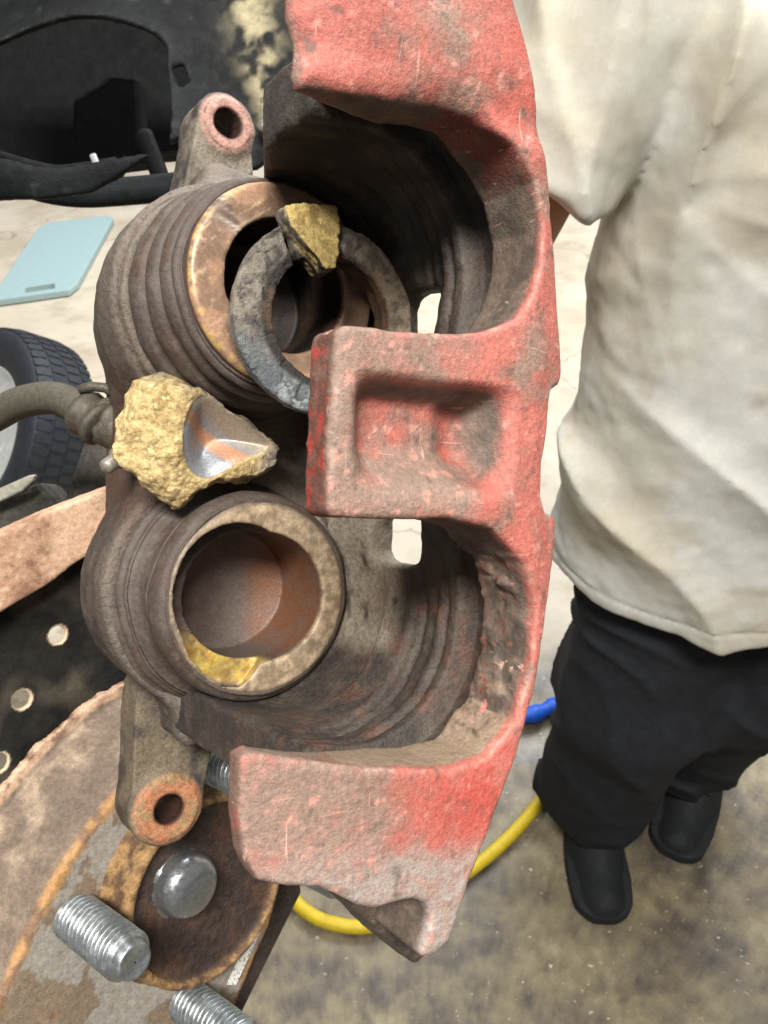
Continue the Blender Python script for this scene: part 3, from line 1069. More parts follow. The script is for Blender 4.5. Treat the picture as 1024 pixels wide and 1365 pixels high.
def c_ring(P, N):
    u, v, w = P[:, 0], P[:, 1], P[:, 2]
    th = np.arctan2(v, u)
    r = np.hypot(u, v)
    n1 = fbm(P, 6, 4, 1.0)
    n2 = fbm(P, 2.2, 4, 4.0)
    c = mixc(C3(142, 133, 120)[None], C3(86, 80, 73), sstep(-.5, .6, n2))
    blue = sstep(-.4, -1.0, v / 20 + .3 * u / 20)
    c = mixc(c, mixc(C3(88, 98, 104)[None], C3(160, 168, 168), sstep(.0, .7, n2)), blue * .8)
    right = sstep(0, 14, u)
    c = mixc(c, mixc(C3(140, 122, 98)[None], C3(96, 84, 68), sstep(-.3, .5, n2)), right * .8)
    inn = sstep(18.4, 17.2, r) + sstep(-4, -6, w) * (r < 24)
    c = mixc(c, mixc(C3(52, 46, 42)[None], C3(128, 96, 70), sstep(.0, .6, n1) * .4 + .5 * sstep(6, 16, u)), np.clip(inn, 0, 1))
    crk = np.abs(vnoise(P * np.array([1, 1, .2]), 6.0, 4.0) + .3 * vnoise(P, 2.0, 1.0))
    c = mixc(c, C3(46, 42, 38)[None], sstep(.06, 0.0, crk) * .8 * (np.cos(th - 2.9) > -.3))
    Pl0 = u * math.cos(1.80) + v * math.sin(1.80)
    Pl1 = -u * math.sin(1.80) + v * math.cos(1.80)
    wdt = 7.3 - .55 * np.maximum(22 - Pl0, 0)
    g = sstep(1.0, 0, np.abs(Pl1 + .8) - wdt) * sstep(10.5, 11.5, Pl0) * sstep(.0, .4, N[:, 2])
    gold = mixc(C3(218, 190, 118)[None], C3(172, 144, 86), sstep(-.3, .6, n2))
    gold = mixc(gold, C3(226, 204, 122)[None], sstep(.4, .9, n2) * .8 * sstep(22, 12, Pl0))
    return mixc(c, gold, g)


ring = empty('piston_ring_fragment', 'broken grey piston ring with a gold splinter leaning in front of the upper piston', 'metal fragment', ring_m)
sdf_mesh('broken_ring', f_ring, (-31, -31, -29), (31, 33, 8), 0.5, M_GOLD, ring, c_ring)

# ------------------------------------------------------------------ chunk broken from a piston, lying between the two pistons
CHW = 1.0
chp = [cal(x, y, CHW) for x, y in [(196, 512), (222, 503), (270, 522), (300, 545), (332, 562), (372, 598), (362, 624), (340, 634), (292, 636), (268, 650), (246, 668), (222, 650), (195, 627), (168, 606), (178, 560)]]
ccu, ccv = np.mean(chp, axis=0)
PCk = Poly2D([(a - ccu, b - ccv) for a, b in chp], 0.3, 10)
scu, scv = cal(300, 588, CHW)
scu -= ccu
scv -= ccv
ex_a = math.radians(-33)


def scoop(P):
    s = (P[:, 0] - scu) * math.cos(ex_a) + (P[:, 1] - scv) * math.sin(ex_a)
    t = -(P[:, 0] - scu) * math.sin(ex_a) + (P[:, 1] - scv) * math.cos(ex_a)
    return s, t


SC_OUT = [cal(x, y, CHW) for x, y in [(246, 548), (258, 531), (282, 533), (318, 556), (352, 590), (346, 602), (318, 614), (282, 636), (258, 630), (244, 605), (240, 575)]]
PS = Poly2D(smooth_poly([(a - ccu, b - ccv) for a, b in SC_OUT], 5), 0.3, 12)


def f_chunk(P):
    d2 = PCk(P[:, 0], P[:, 1])
    s, t = scoop(P)
    w = P[:, 2]
    facet = np.minimum(-0.55 * np.maximum(-P[:, 0] - 7, 0), 0) + .16 * P[:, 1] - .22 * np.maximum(-t - 5, 0) * sstep(-13, -1, P[:, 0])
    ins = PS(P[:, 0], P[:, 1])
    rough = sstep(-.4, .8, ins)
    bowl = 6.5 * sstep(.3, -8.5, ins) + .8 * sstep(.5, -.2, ins)
    top = w - (2.4 + facet - bowl) - rough * (.55 * fbm(P, 6, 2, 3.0) + .32 * np.abs(fbm(P, 2.0, 2, 6.0)) + .3 * fbm(P, .95, 2, 2.0))
    d = smax(d2 - .75 * fbm(P, 3.4, 3, 8.0) + .30 * np.maximum(w, -6), np.maximum(top, -8.0 - w), .2)
    return d * .8


def c_chunk(P, N):
    n1 = fbm(P, 5, 4, 1.0)
    n2 = fbm(P, 1.7, 4, 4.0)
    gold = mixc(C3(214, 188, 132)[None], C3(170, 142, 92), sstep(-.5, .6, n2))
    gold = mixc(gold, C3(238, 226, 170)[None], sstep(.5, 1.0, n2 + .3 * n1) * .8)
    s, t = scoop(P)
    dull = sstep(2, 9, t - .1 * s) + sstep(8, 13, s)
    gold = mixc(gold, mixc(C3(150, 138, 116)[None], C3(92, 84, 72), sstep(-.3, .5, n2)), np.clip(dull, 0, 1) * sstep(-.4, .3, n1 + .25))
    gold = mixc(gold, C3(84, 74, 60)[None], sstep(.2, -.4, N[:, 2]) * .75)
    ins = sstep(.5, -.3, PS(P[:, 0], P[:, 1]))
    a = s * .75 + t * .7
    cop = sstep(2.3, 1.2, np.abs(t + 1.8 + .06 * s + .3 * n1) - .04 * (s + 8))
    met = mixc(mixc(C3(136, 138, 142)[None], C3(158, 142, 124), sstep(0, 4, t)), C3(180, 128, 92), np.clip(cop, 0, 1) * .85)
    met = mixc(met, C3(86, 74, 58)[None], sstep(5, 8, t) * .6)
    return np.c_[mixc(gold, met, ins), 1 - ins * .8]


chunk_m = CAL @ Matrix.Translation((ccu / 1000, ccv / 1000, CHW / 1000 + 0.0005))
chunk = empty('piston_chunk', 'gold-coloured broken piston chunk with a smooth grey hollow, lying between the two pistons', 'metal fragment', chunk_m)
M_CHUNK = M_GOLD
sdf_mesh('broken_chunk', f_chunk, (-26, -26, -14), (26, 26, 9), 0.4, M_CHUNK, chunk, c_chunk)

# ------------------------------------------------------------------ wheel hub below the caliper
Bc = np.array([.74, -.03, .67])
Bc /= np.linalg.norm(Bc)
E2 = np.array([0, 1.0, 0])
E2 -= Bc * (E2 @ Bc)
E2 /= np.linalg.norm(E2)
E1 = np.cross(E2, Bc)
H0 = ray(98, 1222) * .255
HC = (45.0, -3.0)
HUB = frame(CW @ E1, CW @ E2, CW @ Bc, to_world(H0 + (E1 * HC[0] + E2 * HC[1]) / 1000))


def hubp(x, y, b):
    r = ray(x, y)
    X = r * (((H0 + Bc * b / 1000) @ Bc) / (r @ Bc)) - H0
    return X @ E1 * 1000 - HC[0], X @ E2 * 1000 - HC[1]


hub = empty('wheel_hub', 'rusty wheel hub with bright threaded studs under the caliper', 'wheel hub', HUB)
TAN = C3(176, 146, 116)
BRN = C3(104, 84, 68)


def rough_disp(a, b):
    def d(V, th):
        n = fbm(V, 12, 3, 2.0) * a + fbm(V, 3, 3, 5.0) * b
        rr = np.hypot(V[:, 0], V[:, 1]) + 1e-6
        V = V.copy()
        V[:, 0] *= (rr + n) / rr
        V[:, 1] *= (rr + n) / rr
        V[:, 2] += n * .5
        return V
    return d


EDGE = smooth_poly([hubp(x, y, 0) for x, y in [(-60, 1480), (-20, 1390), (20, 1300), (60, 1212), (104, 1136), (165, 1058), (235, 1000), (320, 985), (378, 1040), (384, 1110), (362, 1215), (332, 1290), (300, 1370), (262, 1480), (90, 1540)]], 5)
PE = Poly2D(EDGE, 0.6, 40)


def f_flange(P):
    d2 = PE(P[:, 0], P[:, 1])
    b = P[:, 2]
    n = .22 * fbm(P, 12, 3, 2.0) + .1 * fbm(P, 2.6, 3, 5.0)
    off = 1.2 + .42 * np.clip(-b, 0, 40)
    body = smax((d2 - off) * .92, np.maximum(b, -31 - b), 1.6)
    lip = np.maximum(d2 - 19.5 - .8 * fbm(P, 4, 3, 8.0), np.abs(b + 31.5) - 1.7 - .5 * fbm(P, 5, 2, 3.0))
    return smin(body, lip, 1.0) - n


def c_flange(P, N):
    n1 = fbm(P, 20, 4, 4.0)
    n2 = fbm(P, 5, 4, 7.0)
    d2 = PE(P[:, 0], P[:, 1])
    b = P[:, 2]
    edge_ = np.abs(n1 + .05)
    c = mixc(C3(148, 142, 132)[None], C3(128, 112, 94), sstep(-.06, -.04, n1))
    c = mixc(c, C3(112, 92, 74)[None], sstep(.035, .0, edge_) * .7)
    c = mixc(c, C3(146, 116, 84)[None], sstep(.2, .9, n2) * .3)
    c = mixc(c, mixc(C3(168, 124, 74)[None], C3(116, 84, 58), sstep(-.3, .5, n2)), sstep(-2.2 + 1.8 * n2, -.3, d2) * .85)
    wall = sstep(-1.2, -3, b)
    wc = mixc(C3(126, 110, 96)[None], C3(104, 89, 77), sstep(-.9, .9, n1 + .4 * n2))
    dust = sstep(.0, 1.2, fbm(P, 9, 6, 9.0) + .6 * sstep(-8, -26, b))
    wc = mixc(wc, C3(172, 152, 128)[None], dust * .65)
    c = mixc(c, wc, wall)
    lip = sstep(15.2, 16.4, d2)
    return mixc(c, mixc(C3(188, 156, 130)[None], C3(124, 96, 78), sstep(.1, .7, n2)), lip)


ep = np.array(EDGE)
sdf_mesh('flange', f_flange, (max(ep[:, 0].min() - 26, -130), max(ep[:, 1].min() - 26, -140), -38), (ep[:, 0].max() + 26, ep[:, 1].max() + 26, 5), 0.9, M_HUB, hub, c_flange)
prism('rear_plate', [tuple(np.array([*hubp(x, y, -8), -8]) / 1000) for x, y in [(330, 1120), (398, 1150), (402, 1190), (352, 1290), (318, 1360), (280, 1350)]], (0, 0, -.006), mat_attr('dark_plate', .7, .1, 300, .35, .6, 400, .001, .35, attr=False, base=srgb(58, 48, 42)), hub, .0008)


def c_boss(V, th):
    n1 = fbm(V, 10, 3, 4.0)
    n2 = fbm(V, 3, 4, 7.0)
    c = mixc(C3(62, 50, 44)[None], C3(84, 62, 50), sstep(-.4, .6, n1))
    rim = sstep(29.6, 31, np.hypot(V[:, 0], V[:, 1]))
    rc = mixc(C3(150, 118, 78)[None], C3(98, 74, 54), sstep(-.3, .5, n2))
    return mixc(c, rc, rim)


lathe('boss', dense([(0.01, 10.5), (29, 10.5), (30, 11), (31, 12.6), (32.2, 12.8), (33.4, 11.8), (34, 9), (34.3, 4), (35, 1.5), (37, -.5)], .8), 200, M_RUST, hub, disp=rough_disp(.2, .15), colf=c_boss)
cx_, cy_ = hubp(250, 1180, 14)
lathe('hub_cap', smooth_open([(0.01, 20), (5, 19.8), (8.4, 18.8), (10.2, 16.8), (10.9, 14.5), (11, 11), (11, 10.5), (12.2, 10.2), (12.4, 8)], 4), 64, M_BOLT, hub, cx=cx_, cy=cy_)


def thread_mesh(length, r, pitch):
    n, m = 48, int(length / pitch * 12)
    V = []
    for i in range(m + 1):
        z = length * i / m
        e = min(1.0, (length - z) / 1.5)
        for k in range(n):
            ph = (z / pitch - k / n) % 1.0
            tri = abs(ph * 2 - 1)
            tri = min(1, max(0, tri * 1.5 - .25))
            rr = r - 1.5 * tri
            if e < 1:
                rr = min(rr, r - 1.7 + .9 * e)
            V.append((rr * math.cos(2 * math.pi * k / n), rr * math.sin(2 * math.pi * k / n), z))
    Fc = [(i * n + k, i * n + (k + 1) % n, (i + 1) * n + (k + 1) % n, (i + 1) * n + k) for i in range(m) for k in range(n)]
    rt = r - 1.7
    z0 = length
    base = m * n
    prev = base
    for rr, zz in ((rt - .5, z0 + 2.6), (rt - 1.2, z0 + 3.2), (rt - 1.6, z0 + 2.9), (0.3, z0 + 2.9)):
        st = len(V)
        for k in range(n):
            V.append((rr * math.cos(2 * math.pi * k / n), rr * math.sin(2 * math.pi * k / n), zz))
        Fc += [(prev + k, prev + (k + 1) % n, st + (k + 1) % n, st + k) for k in range(n)]
        prev = st
    return np.array(V), np.array(Fc)


TV, TF = thread_mesh(33, 7.6, 2.3)
st_me = None
for ang in (176, 268, -6, 88):
    a = math.radians(ang)
    rb = 44.5
    if st_me is None:
        so = put_mesh('wheel_stud', TV, TF, M_STEEL, hub, True, None, 0.001)
        st_me = so.data
    else:
        so = bpy.data.objects.new('wheel_stud', st_me)
        COL.objects.link(so)
        so.parent = hub
    so.location = (rb * math.cos(a) / 1000, rb * math.sin(a) / 1000, 0.0008)

# white sticker strip with illegible print on the flange below the boss
M_STK = bpy.data.materials.new('sticker')
M_STK.use_nodes = True
_n = M_STK.node_tree
_tc = _n.nodes.new('ShaderNodeTexCoord')
_br = _n.nodes.new('ShaderNodeTexNoise')
_br.inputs['Scale'].default_value = 900
_br.inputs['Detail'].default_value = 1
_cr = _n.nodes.new('ShaderNodeValToRGB')
_cr.color_ramp.elements[0].position = 0.36
_cr.color_ramp.elements[0].color = (0.25, 0.24, 0.22, 1)
_cr.color_ramp.elements[1].position = 0.44
_cr.color_ramp.elements[1].color = (0.72, 0.7, 0.65, 1)
_n.links.new(_tc.outputs['Object'], _br.inputs['Vector'])
_n.links.new(_br.outputs['Fac'], _cr.inputs[0])
_n.links.new(_cr.outputs[0], _n.nodes['Principled BSDF'].inputs['Base Color'])
spts = [hubp(x, y, .8) for x, y in [(338, 1232), (348, 1237), (314, 1312), (302, 1312)]]
prism('sticker', [(a / 1000, b / 1000, .0009) for a, b in spts], (0, 0, 0.0004), M_STK, hub)

# ------------------------------------------------------------------ dust shield: dark pierced plate with a rusty outer band
sh_b = -46.0
shield = empty('dust_shield', 'black pierced dust shield with a tan rusty outer band behind the hub', 'dust shield', HUB)
PLATE = [hubp(x, y, sh_b) for x, y in [(-120, 1290), (-60, 1210), (0, 1140), (60, 1070), (130, 1000), (230, 920), (270, 780), (190, 700), (100, 740), (30, 790), (-40, 830), (-110, 890)]]
HOLES = [hubp(x, y, sh_b) for x, y in [(76, 846), (28, 932), (-3, 1016)]]
PP = Poly2D(smooth_poly(PLATE, 4), 0.6)


def f_plate(P):
    d = PP(P[:, 0], P[:, 1])
    d = np.maximum(d, np.abs(P[:, 2] - sh_b - .5 * fbm(P, 30, 2)) - 1.2)
    for hx, hy in HOLES:
        d = np.maximum(d, 3.4 - np.hypot((P[:, 0] - hx), P[:, 1] - hy))
    return d


def c_plate(P, N):
    n = fbm(P, 24, 3, 3.0)
    c = mixc(C3(34, 32, 30)[None], C3(74, 68, 58), sstep(-.1, .5, n))
    for hx, hy in HOLES:
        r = np.hypot(P[:, 0] - hx, P[:, 1] - hy)
        c = mixc(c, C3(196, 176, 146)[None], sstep(4.1, 3.7, r))
    return c


pl = np.array(PLATE)
sdf_mesh('shield_plate', f_plate, (pl[:, 0].min() - 4, pl[:, 1].min() - 4, sh_b - 4), (pl[:, 0].max() + 4, pl[:, 1].max() + 4, sh_b + 4), 0.7, M_BLACK, shield, c_plate)
bd_b = -34.0
BAND = [hubp(x, y, bd_b) for x, y in [(-160, 900), (-60, 852), (0, 818), (60, 782), (112, 745), (200, 690), (290, 640), (280, 600), (165, 645), (80, 676), (0, 712), (-60, 745), (-160, 800)]]
PB = Poly2D(smooth_poly(BAND, 4), 0.6)


def f_band(P):
    d = PB(P[:, 0], P[:, 1])
    d = smax(d, np.abs(P[:, 2] - bd_b + 4.5) - 4.5, 1)
    return d - .18 * fbm(P, 9, 3) - .12 * fbm(P, 2.5, 3, 3.0)


def c_band(P, N):
    n1 = fbm(P, 14, 3, 3.0)
    n2 = fbm(P, 4, 4, 6.0)
    c = mixc(C3(200, 164, 136)[None], C3(176, 138, 112), sstep(-.5, .7, n1))
    c = mixc(c, C3(126, 92, 72)[None], sstep(.4, 1.1, n2 + .4 * n1) * .7)
    return mixc(c, C3(206, 178, 150)[None], sstep(.5, .9, -n2) * .6)


pb = np.array(BAND)
sdf_mesh('rim_band', f_band, (pb[:, 0].min() - 6, pb[:, 1].min() - 6, bd_b - 14), (pb[:, 0].max() + 6, pb[:, 1].max() + 6, bd_b + 5), 0.9, M_HUB, shield, c_band)

# ------------------------------------------------------------------ knuckle arm and blade behind the hose
def slab(name, pix, depth, thick, mat, parent=None, bevel=0.002, tilt=0.0):
    pts = [at_depth(x, y, depth + tilt * (x - pix[0][0]) / 1000) for x, y in pix]
    n = CW @ np.array([0, 0, -1.0])
    return prism(name, pts, n * thick, mat, parent, bevel)


M_KNUK = mat_attr('knuckle_iron', 0.7, 0.2, 180, 0.35, 0.5, 260, 0.001, 0.3, attr=False, base=srgb(62, 60, 54))
kn = empty('steering_knuckle', 'dark grey steering knuckle arm behind the brake hose', 'steering knuckle', Matrix.Translation(at_depth(140, 640, .34)))
kb = slab('knuckle_arm', [(118, 560), (200, 540), (215, 640), (180, 720), (60, 735), (74, 690)], .32, .03, M_KNUK, None, .004)
kb.parent = kn
kb.matrix_parent_inverse = Matrix.Translation(at_depth(140, 640, .34)).inverted()
kb2 = slab('lower_flange', [(-40, 665), (40, 648), (52, 640), (100, 690), (90, 730), (-40, 760)], .33, .02, M_KNUK, None, .003)
kb2.parent = kn
kb2.matrix_parent_inverse = Matrix.Translation(at_depth(140, 640, .34)).inverted()
bl = slab('blade', [(-40, 664), (0, 650), (38, 633), (47, 632), (44, 642), (30, 655), (0, 669), (-40, 686)], .322, .003, mat_attr('dull_metal_edge', .5, .4, 200, .2, .3, 300, .0008, .4, attr=False, base=srgb(168, 164, 150)), None, .0008)
tag(bl, 'pale metal plate edge sticking out beside the knuckle arm', 'metal plate')

# ------------------------------------------------------------------ brake hose
hs = empty('brake_hose', 'ribbed grey-brown rubber brake hose bending into the caliper', 'brake hose', Matrix.Translation(at_depth(135, 560, .255)))
inv = Matrix.Translation(at_depth(135, 560, .255)).inverted()
path = catmull([at_depth(-60, 585, .275), at_depth(-10, 556, .27), at_depth(30, 536, .264), at_depth(75, 531, .258), at_depth(110, 548, .254), at_depth(135, 568, .252)], 10)


def hadd(o):
    o.parent = hs
    o.matrix_parent_inverse = inv
    return o


hadd(tube('hose', path, .0054, M_HOSE, None, 40, ridge=-.055))
d0 = at_depth(112, 549, .254)
d1 = at_depth(134, 566, .252)
d2 = at_depth(176, 585, .255)
dirv = (d1 - d0) / np.linalg.norm(d1 - d0)
cr = hadd(tube('crimp_collar', [d0 - dirv * .0005 + (d1 - d0) * t for t in np.linspace(0, 1.25, 9)], .0072, M_FIT, None, 16, rfun=lambda t: 1 + .1 * math.sin(t * 9) - .12 * (t > .95)))
hadd(tube('banjo_neck', catmull([d1, (d1 + d2) / 2, d2], 8), .0062, M_FIT, None, 20))
bx = at_depth(150, 556, .246)
axb = CW @ A
Zb = axb
Xb = np.cross(Zb, [0, 0, 1.0])
Xb /= np.linalg.norm(Xb)
Yb = np.cross(Zb, Xb)
ho = hadd(lathe('banjo_eye', [(0.01, 4), (4.6, 4), (5.2, 3.4), (5.2, 1.2), (7.4, 1.0), (8, .2), (8, -6), (7, -7), (0.01, -7)], 28, M_FIT, None))
ho.matrix_parent_inverse = Matrix.Identity(4)
ho.matrix_local = Matrix.Translation(-Vector(at_depth(135, 560, .255))) @ frame(Xb, Yb, Zb, at_depth(153, 562, .252))
clip_ = hadd(tube('hose_clip', [at_depth(x, y, .249) for x, y in [(106, 520), (122, 515), (140, 517), (152, 524)]], .0016, M_FIT, None, 10))

# ------------------------------------------------------------------ wheel arch of the truck, upper left
VX = CW @ np.array([1.0, 0, 0])
VY = CW @ np.array([0, 1.0, 0])
VZ = CW @ np.array([0, 0, 1.0])
LD = 0.46
LIN = frame(VX, VY, VZ, at_depth(200, 100, LD))
arch = empty('wheel_arch', 'black plastic wheel arch liner of the vehicle with a dark opening', 'wheel arch', LIN)


def lp(x, y, d=LD):
    return ((x - 200) / FPX * d * 1000, -(y - 100) / FPX * d * 1000)


OUTL = [lp(x, y) for x, y in [(-160, -160), (560, -160), (540, 260), (430, 240), (395, 168), (340, 215), (262, 224), (256, 180), (222, 196), (196, 214), (160, 238), (120, 256), (60, 264), (0, 262), (-160, 290)]]
OPEN = smooth_poly([lp(x, y) for x, y in [(-150, 110), (-60, 88), (0, 75), (60, 50), (120, 36), (180, 44), (222, 66), (228, 110), (226, 195), (180, 212), (110, 225), (60, 228), (0, 215), (-150, 190)]], 5)
PSl = Poly2D([lp(x, y) for x, y in [(233, 97), (247, 92), (256, 114), (241, 124)]], 1.0, 40)
PLo = Poly2D(OUTL, 1.0, 20)
POp = Poly2D(OPEN, 1.0, 30)


def f_liner(P):
    x, y, z = P[:, 0], P[:, 1], P[:, 2]
    bow = -0.0011 * (x + 40) ** 2 * .5 - 0.0016 * (y - 30) ** 2 * .4 + 3 * fbm(P * np.array([1, 1, 0]), 60, 2)
    o = POp(x, y)
    lip = 9 * np.exp(-(np.maximum(o, 0) / 22) ** 2)
    zz = bow + lip
    d = np.maximum(np.abs(z - zz) - 2.2, -o)
    d = np.maximum(np.maximum(d, PLo(x, y)), -PSl(x, y))
    return smax(d, d, 1) * .8 - .3


def c_liner(P, N):
    n1 = fbm(P, 40, 4, 2.0)
    n2 = fbm(P, 9, 4, 6.0)
    c = mixc(C3(10, 12, 14)[None], C3(22, 25, 27), sstep(-.4, .6, n1))
    px = P[:, 0] / LD / 1000 * FPX + 200
    py = 100 - P[:, 1] / LD / 1000 * FPX
    st = np.exp(-((px - (336 + .24 * (py - 20))) / 27) ** 2) * sstep(200, 120, py) * 1.25
    c = mixc(c, C3(156, 146, 116)[None], np.clip(st * sstep(-.7, .3, n1 * .4 + n2), 0, 1) * .85)
    c = mixc(c, C3(78, 82, 84)[None], sstep(.6, 1.1, n2) * .3)
    return c


sdf_mesh('liner', f_liner, (-170, -95, -60), (175, 122, 22), 1.6, M_BLACK, arch, c_liner)


def blackc(rgb):
    m = mat_attr('dark_underbody', .7, .0, 60, .3, .3, 120, .002, .12, attr=False, base=srgb(*rgb))
    return m


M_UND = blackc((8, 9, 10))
M_UND2 = blackc((34, 37, 40))
# deep inner panel and a curved inner fender rib seen through the opening
LINV = LIN.inverted()


def rl(x, y, d):
    return tuple(LINV @ Vector(at_depth(x, y, d)))


prism('inner_panel', [rl(x, y, .64) for x, y in [(-260, -60), (300, -60), (300, 150), (240, 200), (160, 206), (60, 230), (-260, 236)]], (0, 0, -.02), M_UND, arch)  # near-black: the deep shade of the opening is put into its colour
prism('strut_tower', [rl(x, y, .57) for x, y in [(92, 226), (96, 130), (150, 96), (185, 100), (190, 190), (206, 212)]], (0, 0, -.02), blackc((14, 16, 17)), arch, .004)
lathe('liner_bolt', [(0.01, 6), (3, 5.6), (4, 4), (4, -6)], 24, mat_attr('dusty_bolt', .5, .4, 300, .2, .2, 300, .0005, .4, attr=False, base=srgb(120, 116, 108)), arch, cx=lp(352, 172)[0], cy=lp(352, 172)[1])

# stabiliser bar and its links below the arch opening
bar = empty('stabiliser_bar', 'black stabiliser bar crossing below the wheel arch opening', 'suspension bar', Matrix.Translation(at_depth(100, 250, .5)))
binv = Matrix.Translation(at_depth(100, 250, .5)).inverted()


def badd(o):
    o.parent = bar
    o.matrix_parent_inverse = binv
    return o


badd(tube('bar', catmull([at_depth(-80, 232, .5), at_depth(0, 236, .5), at_depth(60, 252, .5), at_depth(110, 258, .5), at_depth(180, 254, .5), at_depth(262, 246, .5)], 10), .0085, blackc((30, 34, 36)), None, 20))
badd(tube('link_rod', catmull([at_depth(192, 180, .52), at_depth(210, 225, .515), at_depth(222, 262, .51), at_depth(236, 292, .51)], 6), .006, M_UND, None, 14))
badd(tube('cross_arm', catmull([at_depth(-60, 205, .54), at_depth(60, 240, .54), at_depth(110, 240, .54), at_depth(160, 232, .54)], 6), .011, M_UND, None, 14))
badd(tube('bleed_pin', [at_depth(124, 207, .5), at_depth(130, 222, .5), at_depth(137, 243, .5)], .0022, mat_attr('pale_pin', .5, .2, 300, .2, .2, 300, .0005, .4, attr=False, base=srgb(170, 176, 172)), None, 12))

# ------------------------------------------------------------------ spare wheel standing on the floor
def wheel():
    Rw = .285
    ks = .285 / .335
    ax = np.array([-.60, -.52, .60])
    ax /= np.linalg.norm(ax)
    X = np.cross([0, 0, 1.0], ax)
    X /= np.linalg.norm(X)
    Y = np.cross(ax, X)
    zc = Rw * math.sqrt(1 - ax[2] ** 2) + .108 * ks * ax[2]
    c = on_floor(14, 584, zc)
    m = frame(X, Y, ax, c) @ Matrix.Scale(ks, 4)
    w = empty('spare_wheel', 'dark tyre on a white rim standing on the pale floor', 'wheel', m)
    prof = smooth_open([(205, 70), (212, 88), (228, 98), (262, 108), (296, 106), (318, 98), (328, 84), (334, 60), (335, 0), (334, -60), (328, -84), (318, -98), (296, -106), (262, -108), (228, -98), (212, -88), (205, -70)], 4)
    ty = lathe('tyre', prof, 96, M_TYRE, w)
    # tread lugs
    V, Fc = [], []
    for k in range(60):
        for s, (z0, z1) in enumerate(((-92, -52), (-44, -4), (4, 44), (52, 92))):
            a0 = 2 * math.pi * (k + .5 * (s % 2)) / 60
            a1 = a0 + 2 * math.pi / 60 * .66
            for a in (a0, a1):
                for z in (z0, z1):
                    for r in (322 if abs(z) > 80 else 331, 331 if abs(z) > 80 else 338.5):
                        V.append((r * math.cos(a), r * math.sin(a), z))
            b = len(V) - 8
            Fc += [(b + 1, b + 3, b + 7, b + 5), (b, b + 4, b + 6, b + 2), (b, b + 1, b + 5, b + 4), (b + 2, b + 6, b + 7, b + 3), (b, b + 2, b + 3, b + 1), (b + 4, b + 5, b + 7, b + 6)]
    tl = put_mesh('tread_lugs', V, Fc, M_TYRE, ty, False, None, .001)
    tl['kind'] = 'stuff'
    rm = lathe('rim', smooth_open([(216, 84), (210, 90), (203, 84), (196, 66), (188, 30), (180, 10), (150, 26), (90, 40), (60, 42), (40, 34), (0.01, 34)], 4), 72, M_RIM, w)
    return w


wheel()

# ------------------------------------------------------------------ teal kneeling board on the floor
def board():
    pts = [on_floor(x, y) for x, y in [(-12, 411), (-6, 402), (52, 313), (66, 305), (148, 295), (153, 299), (106, 386), (94, 396)]]
    bm = bmesh.new()
    vs = [bm.verts.new((p[0], p[1], .004)) for p in pts]
    f = bm.faces.new(vs)
    r = bmesh.ops.extrude_face_region(bm, geom=[f])
    bmesh.ops.translate(bm, verts=[g for g in r['geom'] if isinstance(g, bmesh.types.BMVert)], vec=(0, 0, .03))
    bmesh.ops.recalc_face_normals(bm, faces=bm.faces)
    me = bpy.data.meshes.new('kneeling_board')
    bm.to_mesh(me)
    bm.free()
    o = link('kneeling_board', me, M_TEAL, None)
    cb = bmesh.new()
    q = [on_floor(x, y, .03) for x, y in [(33, 384), (72, 378), (73, 385), (34, 391)]]
    vs = [cb.verts.new((p[0], p[1], -.05)) for p in q]
    f = cb.faces.new(vs)
    r = bmesh.ops.extrude_face_region(cb, geom=[f])
    bmesh.ops.translate(cb, verts=[g for g in r['geom'] if isinstance(g, bmesh.types.BMVert)], vec=(0, 0, .2))
    bmesh.ops.recalc_face_normals(cb, faces=cb.faces)
    cm = bpy.data.meshes.new('cut')
    cb.to_mesh(cm)
    cb.free()
    co = bpy.data.objects.new('cut', cm)
    COL.objects.link(co)
    md = o.modifiers.new('slot', 'BOOLEAN')
    md.object = co
    md.operation = 'DIFFERENCE'
    bv = o.modifiers.new('round', 'BEVEL')
    bv.width = .006
    bv.segments = 3
    bpy.context.view_layer.update()
    dg = bpy.context.evaluated_depsgraph_get()
    nm = bpy.data.meshes.new_from_object(o.evaluated_get(dg))
    o.modifiers.clear()
    o.data = nm
    bpy.data.objects.remove(co)
    tag(o, 'pale teal kneeling board with a slotted handle lying on the floor', 'kneeling board')


board()

# ------------------------------------------------------------------ yellow air hose and blue handle on the floor
ah = empty('air_hose', 'yellow air hose with a black end sleeve on the concrete floor', 'hose', Matrix.Translation(on_floor(640, 1150)))
ainv = Matrix.Translation(on_floor(640, 1150)).inverted()
for nm, pp, rr, mt in (('hose', [(330, 1150), (372, 1178), (405, 1212), (440, 1230), (495, 1234), (560, 1205), (640, 1150), (690, 1104), (728, 1056), (740, 1032)], .0125, M_YEL),
                       ('end_sleeve', [(737, 1040), (748, 1018), (756, 1002), (790, 960)], .0145, blackc((26, 26, 28)))):
    o = tube(nm, catmull([on_floor(x, y, .014) for x, y in pp], 10), rr, mt, None, 16)
    o.parent = ah
    o.matrix_parent_inverse = ainv
o = tube('blue_handle', catmull([on_floor(x, y, .024) for x, y in [(620, 968), (700, 955), (742, 940)]], 6), .021, M_BLUE, None, 16, rfun=lambda t: .85 + .15 * math.cos(t * 20))
tag(o, 'bright blue plastic handle lying on the floor by the trousers', 'handle')

